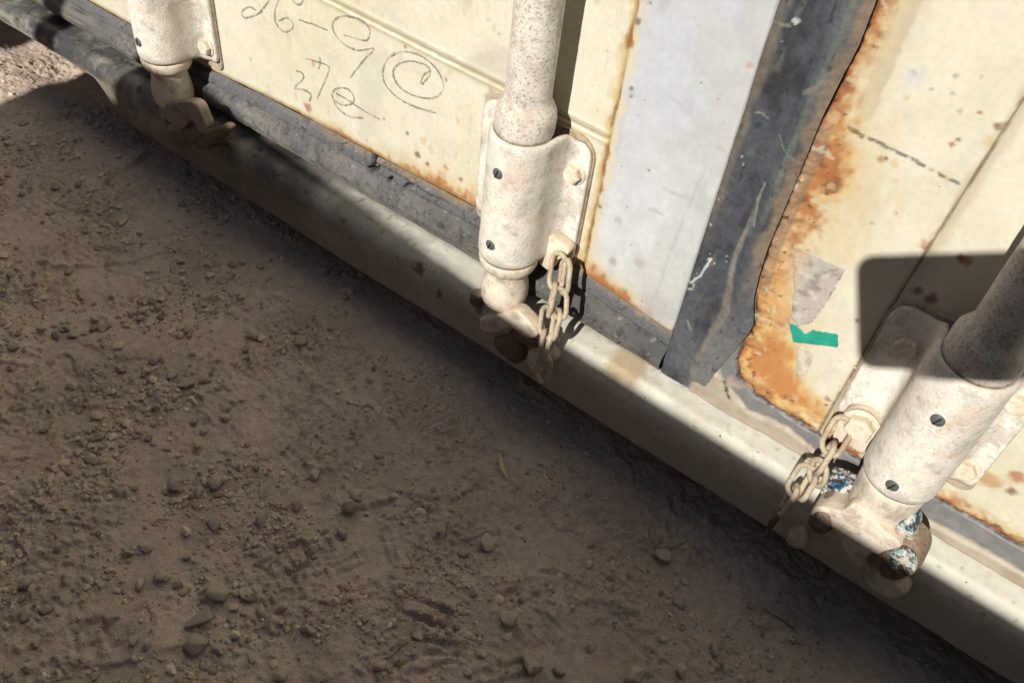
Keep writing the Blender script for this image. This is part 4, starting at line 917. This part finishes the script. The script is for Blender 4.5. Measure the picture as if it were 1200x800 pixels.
n1 = nz(t, 9, 6, .6, v); n2 = nz(t, 120, 6, .7, v); n3 = nz(t, 700, 4, .7, v); n4 = nz(t, 330, 2, .5, v); n5 = nz(t, 2.2, 3, .5, v)
c = ramp(t, n1.outputs[0], [(.3, tuple(lin(182, 165, 150))), (.5, tuple(lin(199, 181, 165))), (.72, tuple(lin(213, 195, 178)))]).outputs[0]
c = mix(t, c, ramp(t, n2.outputs[0], [(.3, .80), (.65, 1.12)]).outputs[0], 1.0, 'MULTIPLY')
c = mix(t, c, ramp(t, n3.outputs[0], [(.3, .86), (.7, 1.14)]).outputs[0], 1.0, 'MULTIPLY')
c = mix(t, c, tuple(lin(205, 196, 182)), ramp(t, n4.outputs[0], [(.745, 0.), (.765, .8)]).outputs[0])
t.links.new(c, b.inputs['Base Color']); b.inputs['Roughness'].default_value = .95; b.inputs['Specular IOR Level'].default_value = .15
bump(t, b, [(n2.outputs[0], .9, .004), (n3.outputs[0], .9, .0016)])
M_dirt = m
gnd = mesh('ground', np.stack([X, Y, Z], -1).reshape(-1, 3), gridf(len(xs), len(ys)), M_dirt)
tag(gnd, 'dry brown dirt with boot prints and scattered stones in the shade', None, None, 'structure')

# ---- stones
import bmesh
def stone_mesh(seed, sub_=3):
    bm = bmesh.new(); bmesh.ops.create_icosphere(bm, subdivisions=sub_, radius=1.0)
    r = random.Random(seed); ax = [Vector((r.gauss(0, 1), r.gauss(0, 1), r.gauss(0, 1))).normalized() for _ in range(15)]; hs = [r.uniform(.42, .80) for _ in ax]
    V = np.array([v.co for v in bm.verts])
    for a, h in zip(ax, hs):                # broken facets
        a = np.array(a); d = V @ a; over = np.maximum(d - h, 0); V -= np.outer(over * .97, a)
    V *= (1 + .06 * fbm(V[:, 0] + V[:, 2] * .7 + seed, V[:, 1] - V[:, 2] * .6, .9, 3, seed % 50))[:, None]
    V *= [1, r.uniform(.68, .95), r.uniform(.5, .72)]
    me = bpy.data.meshes.new('pebble')
    for v_, p_ in zip(bm.verts, V): v_.co = p_
    for f in bm.faces: f.smooth = True
    bm.to_mesh(me); bm.free(); return me
def stone_mat(name, c1, c2):
    m, t, b = M_base(name); v = objco(t); oi = t.nodes.new('ShaderNodeObjectInfo')
    n = nz(t, 2.0, 6, .65, v); n2 = nz(t, 14, 5, .7, v)
    c = ramp(t, n.outputs[0], [(.3, c1), (.7, c2)]).outputs[0]
    c = mix(t, c, ramp(t, n2.outputs[0], [(.3, .78), (.7, 1.1)]).outputs[0], 1.0, 'MULTIPLY')
    c = mix(t, c, ramp(t, oi.outputs['Random'], [(0, (.66, .66, .68)), (1, (1.12, 1.08, 1.02))]).outputs[0], 1.0, 'MULTIPLY')
    g = t.nodes.new('ShaderNodeNewGeometry'); s = t.nodes.new('ShaderNodeSeparateXYZ'); t.links.new(g.outputs['Normal'], s.inputs[0])
    c = mix(t, c, tuple(lin(205, 186, 166)), ramp(t, s.outputs['Z'], [(.2, 0.), (.9, .25)]).outputs[0])
    t.links.new(c, b.inputs['Base Color']); b.inputs['Roughness'].default_value = .85; b.inputs['Specular IOR Level'].default_value = .25
    bump(t, b, [(n2.outputs[0], .5, .05)]); return m
M_stone = stone_mat('dusty_stone', tuple(lin(186, 174, 160)), tuple(lin(222, 208, 190)))
M_white = stone_mat('pale_stone', tuple(lin(205, 196, 180)), tuple(lin(232, 226, 214)))
SM = [stone_mesh(s) for s in range(12)]; SMW = [stone_mesh(40 + s) for s in range(3)]
for a in SM: a.materials.append(M_stone)
for a in SMW: a.materials.append(M_white)
def gh(x, y): return float(ground_h(np.array([[x]]), np.array([[y]]), False)[0, 0])
UNIQ = {(228, 752): 'angular grey brown stone, largest at the bottom left', (238, 722): 'flat wedge shaped stone half sunk just above the angular one', (255, 693): 'upright pointed stone above the flat wedge shaped one',
        (624, 780): 'blocky stone at the bottom edge with a dark gap on its left', (744, 791): 'broad stone cut by the bottom edge right of the blocky one', (595, 726): 'oval stone sunk in a small dark pit',
        (571, 637): 'flat slab of stone with a dark undercut alone on smooth dirt', (409, 597): 'rounded stone beside a small white pebble', (402, 624): 'small rounded stone right of the rectangular boot print',
        (359, 737): 'rounded pale brown stone below the rectangular boot print', (297, 395): 'dark stone near the shaded sill at middle left', (120, 382): 'pale topped stone, largest of the cluster at far left',
        (305, 605): 'angular stone with a black shadow beside a thin twig', (348, 588): 'tilted stone at the right end of a thin twig', (187, 674): 'knobbly round stone at lower left between two smaller ones',
        (171, 639): 'smooth round stone touching a darker one at lower left', (319, 776): 'small whitish flat pebble near the bottom edge'}
lst = [(204, 567, 9), (232, 573, 8), (252, 563, 10), (51, 591, 5), (77, 596, 6), (250, 609, 11), (305, 605, 11), (348, 588, 9), (171, 639, 8.5), (148, 647, 8), (218, 648, 6), (67, 641, 7), (187, 674, 9), (163, 682, 8), (30, 684, 9), (255, 693, 14), (238, 722, 18), (288, 693, 11), (306, 714, 9.5), (331, 710, 8.5), (228, 752, 15), (253, 759, 9), (158, 751, 7), (172, 757, 8), (328, 793, 9), (295, 770, 7), (52, 714, 7.5), (30, 723, 6.5), (43, 723, 5), (42, 754, 7.5), (94, 772, 4.5), (157, 772, 5.5), (10, 788, 6.5), (359, 737, 11), (60, 608, 5.5), (409, 597, 11), (418, 582, 7), (402, 624, 8), (571, 637, 10), (595, 726, 11), (624, 780, 14), (489, 743, 7), (382, 703, 7), (445, 779, 9), (565, 764, 6), (657, 786, 9), (549, 786, 6), (744, 791, 15), (800, 785, 8), (840, 761, 7.5), (795, 702, 9), (777, 650, 10), (805, 639, 6.5), (693, 756, 7), (905, 780, 4.5), (297, 395, 8.5), (120, 382, 7), (111, 373, 7), (84, 390, 7), (65, 391, 8), (48, 385, 6.5), (75, 382, 6), (165, 371, 5), (201, 439, 7), (171, 433, 6.5), (219, 452, 10), (240, 447, 7), (140, 431, 7), (181, 422, 6.5), (222, 393, 5.5), (198, 478, 6), (183, 478, 6.5), (162, 506, 6), (228, 494, 5.5), (264, 490, 6.5), (352, 404, 8.5), (205, 292, 6), (368, 555, 8), (444, 535, 6), (417, 584, 8), (255, 457, 5), (58, 480, 5), (45, 466, 5), (130, 345, 5), (95, 345, 4), (275, 350, 4), (300, 545, 5), (285, 470, 4), (225, 415, 4), (205, 467, 6), (190, 470, 5), (268, 480, 5), (238, 505, 5), (120, 525, 4), (840, 630, 4), (855, 668, 5), (920, 690, 5), (930, 745, 4), (880, 705, 4)]
whites = [(429, 600, 4.5), (267, 746, 5), (319, 776, 6), (657, 674, 4.5), (813, 731, 5), (804, 677, 4), (850, 741, 3.5), (291, 358, 6), (444, 480, 5), (420, 547, 5), (300, 415, 3), (545, 556, 4), (47, 159, 5), (693, 583, 3), (247, 385, 3), (103, 692, 4), (70, 782, 5), (58, 563, 6), (662, 596, 3), (547, 704, 3), (472, 690, 3.5), (375, 416, 3.5), (396, 461, 4), (710, 580, 3)]
meanpx = lambda px, py: np.linalg.norm(G(px + 1, py, GZ) - G(px, py, GZ))
LM = {(228, 752): 'angular stone at the bottom left', (238, 722): 'flat wedge shaped stone', (255, 693): 'upright pointed stone', (624, 780): 'blocky stone at the bottom edge', (744, 791): 'broad stone cut by the bottom edge',
      (595, 726): 'oval stone in its dark pit', (571, 637): 'lone flat slab of stone', (409, 597): 'stone with a white pebble beside it', (402, 624): 'stone right of the boot print', (591, 551): 'dry tan leaf',
      (297, 395): 'dark stone at middle left', (120, 382): 'pale topped stone at far left', (324, 591): 'thin pale twig', (187, 674): 'knobbly round stone', (171, 639): 'smooth round stone', (905, 600): 'right end of the chain pin', (0, 800): 'bottom left corner of the picture', (1000, 800): 'bottom edge right of centre'}
ORD = ['closest', 'second closest', 'third closest', 'fourth closest', 'fifth closest', 'sixth closest', 'seventh closest', 'eighth closest', 'ninth closest', 'tenth closest', 'eleventh closest', 'twelfth closest']
def side_word(dx, dy):
    w = ['right', 'lower right', 'below', 'lower left', 'left', 'upper left', 'above', 'upper right'][int(round(math.degrees(math.atan2(dy, dx)) / 45)) % 8]
    return w
def relate(items):
    out = {}; bins = {}
    for it in items:
        px, py = it[:2]
        if (px, py) in UNIQ: continue
        k = min(LM, key=lambda q: math.hypot(q[0] - px, q[1] - py))
        bins.setdefault((k, side_word(px - k[0], py - k[1])), []).append((math.hypot(px - k[0], py - k[1]), px, py))
    for (k, w), L in bins.items():
        for i, (_, px, py) in enumerate(sorted(L)):
            where = w + ' the ' if w in ('above', 'below') else w + ' of the '
            out[(px, py)] = (ORD[i] + ' ' if len(L) > 1 else '', where + LM[k])
    return out
REL = relate(lst); RELW = relate(whites)
def put_stone(px, py, rpx, i, white=False):
    g = G(px, py, GZ + .003); s = rpx * float(meanpx(px, py)) * 1.32
    ms = (SMW if white else SM); o = bpy.data.objects.new('pebble', ms[i % len(ms)]); COL.objects.link(o)
    f = 0.45 if (white or (px, py) in [(238, 722), (571, 637), (250, 609)]) else 1.0
    o.scale = (s, s, s * f); o.rotation_euler = (random.uniform(-.35, .35), random.uniform(-.35, .35), random.uniform(0, 6.28))
    o.location = (g[0], g[1], gh(g[0], g[1]) + s * (.34 if not white else .15) + .0006); o['category'] = 'pebble'
    o['group'] = 'pale pebbles in the dirt' if white else 'pebbles scattered in the dirt'
    if (px, py) in UNIQ: o['label'] = UNIQ[(px, py)]
    else:
        a, b_ = (RELW if white else REL)[(px, py)]
        kind = ('pale fleck' if white else ('tiny pebble' if rpx < 6 else 'small dusty pebble' if rpx < 8.5 else 'dusty stone'))
        o['label'] = (a + kind + ' ' + b_)
for i, (a, bb, r) in enumerate(lst): put_stone(a, bb, r, i)
for i, (a, bb, r) in enumerate(whites): put_stone(a, bb, r, i, True)
# gravel crumbs nobody could count
bm0 = bmesh.new(); bmesh.ops.create_icosphere(bm0, subdivisions=1, radius=1.0); V0 = np.array([v.co for v in bm0.verts]); F0 = np.array([[v.index for v in f.verts] for f in bm0.faces]); bm0.free()
N = 62000; px = rng.uniform(-20, 1150, N); py = rng.uniform(60, 830, N)
kp = (py > 60 + px * .60); px, py = px[kp], py[kp]
g = np.array([G(a, bb, GZ)[:2] for a, bb in zip(px, py)])
dn = fbm(g[:, 0], g[:, 1], .08, 3, 300); kp = rng.uniform(0, 1, len(g)) < np.clip(.22 + dn * 2.2 + fbm(g[:, 0], g[:, 1], .02, 2, 301) * .8, .03, 1) * np.interp(px, [0, 330, 650, 1100], [1, .9, .5, .35]); g = g[kp]
hz = ground_h(g[:, 0], g[:, 1]); n = len(g)
sz = np.exp(rng.normal(math.log(.00100), .55, n)); sz = np.minimum(sz * np.interp(g[:, 0], [-.45, -.2, .2], [1.25, 1.0, .85]), .0046)
Vs = V0[None] * (1 + rng.normal(0, .2, (n, len(V0), 1))) * sz[:, None, None] * np.stack([rng.uniform(.8, 1.3, n), rng.uniform(.7, 1.1, n), rng.uniform(.5, .8, n)], 1)[:, None, :]
an = rng.uniform(0, 6.28, n); ca, sa = np.cos(an)[:, None], np.sin(an)[:, None]
Vx = Vs[..., 0] * ca - Vs[..., 1] * sa + g[:, 0][:, None]; Vy = Vs[..., 0] * sa + Vs[..., 1] * ca + g[:, 1][:, None]; Vz = Vs[..., 2] + (hz + sz * .3)[:, None]
VV = np.stack([Vx, Vy, Vz], -1).reshape(-1, 3); FF = (F0[None] + (np.arange(n) * len(V0))[:, None, None]).reshape(-1, 3)
cc = np.array([lin(196, 178, 158)]) * rng.uniform(.55, 1.25, (n, 1)); wh = rng.uniform(0, 1, n) < .02; cc[wh] = lin(215, 208, 195)
M_crumb = painted('dirt_crumbs', .9, var=.15)
gr = mesh('gravel', VV, FF, M_crumb, None, False, np.repeat(cc, len(V0), 0)); tag(gr, 'fine gravel and dirt crumbs strewn over the ground', 'gravel', None, 'stuff')

# dry leaf sliver, twigs
def blade(name, a, bpt, w, mat, label, cat, curl=.002):
    A, B = G(*a, GZ), G(*bpt, GZ); n = 9; q = []
    d = (B - A); s = np.cross(d, [0, 0, 1]); s /= np.linalg.norm(s)
    for i in range(n + 1):
        u = i / n; c_ = A + d * u; c_ = c_ + s * math.sin(u * 3.1) * .003; z = gh(c_[0], c_[1]) + .0028 + math.sin(u * 3.1) * curl; ww = w * math.sin(math.pi * min(max(u, .05), .97)) ** .7
        for k, zz_ in ((-1, .0012), (0, 0), (1, .0012)): q.append((c_[0] + s[0] * ww * k, c_[1] + s[1] * ww * k, z + zz_))
    f = []
    for i in range(n):
        for k in range(2): a_ = i * 3 + k; f.append((a_, a_ + 3, a_ + 4, a_ + 1))
    V = np.array(q); V2 = V - [0, 0, .0004]; N_ = len(V); f += [tuple(N_ + i for i in qf[::-1]) for qf in f]
    base = np.array([V[:, 0].mean(), V[:, 1].mean(), V[:, 2].min()])
    o = mesh(name, np.vstack([V, V2]) - base, f, mat, None, True, None, tuple(base)); return tag(o, label, cat)
M_leaf = simple('dry_leaf', tuple(lin(205, 180, 130)), .6, 200, .2, .0004, .15)
M_twig = simple('dead_twig', tuple(lin(140, 118, 92)), .8, 300)
blade('dry_leaf', (586, 532), (595, 566), .0020, M_leaf, 'narrow dry tan leaf lying alone on the shaded dirt', 'leaf')
for (a, bb, lb) in [((314, 587), (334, 596), 'thin pale twig between two stones at lower left'), ((476, 752), (452, 772), 'thin twig near the bottom edge beside a round pebble'), ((525, 610), (521, 628), 'tiny straw lying on smooth dirt below the dry leaf'), ((160, 352), (180, 367), 'thin dark twig left of centre in the dirt'), ((895, 712), (930, 735), 'long thin root lying at the lower right in deep shade')]:
    A, B = G(*a, GZ), G(*bb, GZ); pts = [A + (B - A) * u for u in np.linspace(0, 1, 6)]
    pts = [np.array([p[0] + random.uniform(-.001, .001), p[1] + random.uniform(-.001, .001), gh(p[0], p[1]) + .0022]) for p in pts]
    V, Fc = tube(pts, .0008, 6); base = pts[0]; tag(mesh('twig', V - base, Fc, M_twig, None, True, None, tuple(base)), lb, 'twig', 'twigs on the dirt')

# ------------------------------------------------------------------ unseen casters of the big shadows: low containers, shaped to fit the sill shade
ysh, zsh = -0.031, -0.026
DY = 1.02; slope = -SUN[2] / SUN[1]; drift = -(SUN[0] / SUN[1]) * DY
def rise(z): return z + DY * slope
M_yard.name = 'unseen_container_paint'
def corrug(x0, x1, y, z0, z1):
    x = x0; pts = []
    while x < x1 - .001:
        for dx, dy in ((0, 0), (.07, 0), (.10, .03), (.17, .03)):
            if x + dx <= x1: pts.append((x + dx, y - dy))
        x += .2
    pts.append((x1, y))
    n = len(pts); V = [(a, b_, z0) for a, b_ in pts] + [(a, b_, z1) for a, b_ in pts] + [(a, b_ - .004, z0) for a, b_ in pts] + [(a, b_ - .004, z1) for a, b_ in pts]
    f = [(i, i + 1, n + i + 1, n + i) for i in range(n - 1)] + [(2 * n + i, 3 * n + i, 3 * n + i + 1, 2 * n + i + 1) for i in range(n - 1)] + [(n + i, n + i + 1, 3 * n + i + 1, 3 * n + i) for i in range(n - 1)]
    return np.array(V), f
yF = ysh - DY
def low_container(X0, X1, zt, label):
    org = np.array([(X0 + X1) / 2, yF, GZ]); nb = tag(empty('unseen_low_container', tuple(org)), label, 'container', 'unseen low containers opposite')
    for nm, (V, Fc) in [('side_wall', corrug(X0 + .08, X1 - .08, yF - .03, GZ + .15, zt - .06)), ('top_rail', slab(X0, X1, yF - .06, yF, zt - .06, zt)), ('bottom_rail', slab(X0, X1, yF - .08, yF, GZ + .02, GZ + .15)),
                        ('corner_post', slab(X0, X0 + .08, yF - .09, yF - .002, GZ + .15, zt - .06)), ('corner_post', slab(X1 - .08, X1, yF - .09, yF - .002, GZ + .15, zt - .06)), ('floor', slab(X0 + .01, X1 - .01, yF - 2.35, yF - .09, GZ + .03, GZ + .16)),
                        ('end_wall', slab(X0 + .02, X0 + .06, yF - 2.35, yF - .1, GZ + .16, zt - .01)), ('end_wall', slab(X1 - .06, X1 - .02, yF - 2.35, yF - .1, GZ + .16, zt - .01))]:
        mesh(nm, V - org, Fc, M_yard, nb, False)
    return nb, org
nb, org = low_container(-0.88 + drift, 5.1 + drift, rise(-.055), 'unseen low container opposite, its height set to shade dirt and sill')
low_container(-5.0 + drift, -1.0 + drift, rise(-.03), 'unseen low container added to shade the dirt left of the gap')  # second unseen caster, added to shade the dirt beyond the lit gap
# added cover on the rim, its uneven top shaped to trace the sill shadow
xs = np.arange(-.70, 5.05, .02); hz_ = np.interp(xs, [-.70, -.685, -.66, -.53, -.50, -.43, -.36, -.26, -.15, 0.0, 5.05], [-.05, .00,   .030, .016, .003, -.003, -.007, -.014, -.022, -.0255, -.0255])
yy_ = np.array([.035, .034, .030, .010, -.03, -.07, -.092, -.096]); dz_ = np.array([-.30, -.06, -.012, -.001, 0, -.003, -.03, -.30])
X, YI = np.meshgrid(xs, np.arange(8), indexing='ij'); Zt = rise(hz_)[:, None] + dz_[None, :]; wv = fbm(X, YI * .05, .12, 3, 400)
V = np.stack([X + drift, yF + yy_[YI] + wv * .012 * (np.abs(YI - 3.5) > 1.5), Zt + 0 * X], -1).reshape(-1, 3)
tp = mesh('rim_shadow_shaper', V - org, gridf(len(xs), 8), simple('rim_shaper_dark', (.03, .035, .04), .6, 30), None, True, None, tuple(org)); tag(tp, 'unseen dark cover added on the opposite rim to shape the sill shadow', 'rim_shadow_shaper')
V, Fc = slab(-.018, .018, -.018, .018, 0, 1.2); po = mesh('sill_shadow_post', V, Fc, M_post, None, False, None, (-.822 + drift, yF - .03, rise(-.055) - .0)); tag(po, 'thin grey post added out of view to shade a strip of sill', 'sill_shadow_post')  # unseen post added to throw the dark strip across the sill
# unseen low block added to cut sky light on dirt and sill
o = []; V = []
xs = np.linspace(.12, .40, 40); ys = np.linspace(-1.0, -.44, 24); X, Y = np.meshgrid(xs, ys, indexing='ij')
e = np.minimum(np.minimum(X - .12, .40 - X), np.minimum(Y + 1.0, -.44 - Y)); Zp = GZ + (.30 + fbm(X, Y, .2, 3, 410) * .03) * sm(-.001, .05, e) ; Zp = np.where(e < 1e-6, GZ - .002, Zp)
V = np.stack([X, Y, Zp], -1).reshape(-1, 3); oo = np.array([.26, -.72, GZ])
xs = np.linspace(.62, 1.7, 30)
V2 = []
n_, m__ = 48, 14; tt = np.linspace(0, 2 * math.pi, n_, endpoint=False); hs_ = np.concatenate([np.linspace(GZ, 1.85, 12), [1.90, 1.91]]); sc_ = np.concatenate([np.linspace(1.0, .97, 12), [.9, .0]])
for h_, k_ in zip(hs_, sc_):
    for a_ in tt:
        ex = np.sign(math.cos(a_)) * abs(math.cos(a_)) ** .35; ey = np.sign(math.sin(a_)) * abs(math.sin(a_)) ** .35
        V2.append((ex * .52 * k_ + .01 * math.sin(9 * a_ + h_ * 3), ey * .26 * k_ + .01 * math.cos(7 * a_ - h_ * 4), h_ - GZ))
f2 = [(i * n_ + k, i * n_ + (k + 1) % n_, (i + 1) * n_ + (k + 1) % n_, (i + 1) * n_ + k) for i in range(m__ - 1) for k in range(n_)]
st = mesh('tall_sky_blocker', V2, f2, simple('tall_blocker_grey', (.025, .025, .027), .55, 10), None, True, None, (.955, -.72, GZ)); tag(st, 'tall dark block added out of view to cut sky light at right', 'stack')  # tall unseen block added to keep sky light off the right side
pb = mesh('low_sky_blocker', V - oo, gridf(40, 24), simple('low_blocker_black', (.02, .02, .022), .5, 20), None, True, None, tuple(oo)); tag(pb, 'low black block added out of view to cut sky light on the dirt', 'sky_blocker')

# the phone that takes the picture: a slab just behind the lens
phx0, phx1, phy0, phy1, rr = -0.0225, 0.138, -0.0245, 0.0505, 0.011
o = []
for cx, cy, a0 in [(phx1 - rr, phy1 - rr, 0), (phx0 + rr, phy1 - rr, 90), (phx0 + rr, phy0 + rr, 180), (phx1 - rr, phy0 + rr, 270)]:
    for k in range(9): a = math.radians(a0 + 90 * k / 8); o.append((cx + rr * math.cos(a), cy + rr * math.sin(a)))
V, Fc = prism(o, -.0115, -.0035, .001)
Vc = np.stack([V[:, 0], V[:, 2], V[:, 1]], 1) @ R            # right, down, forward -> world
mesh_ph = mesh('phone', Vc, [f[::-1] for f in Fc], M_phone, None, False, None, tuple(CAM)); tag(mesh_ph, 'dark phone whose rounded rectangular shadow falls on the right lock gear', 'phone')
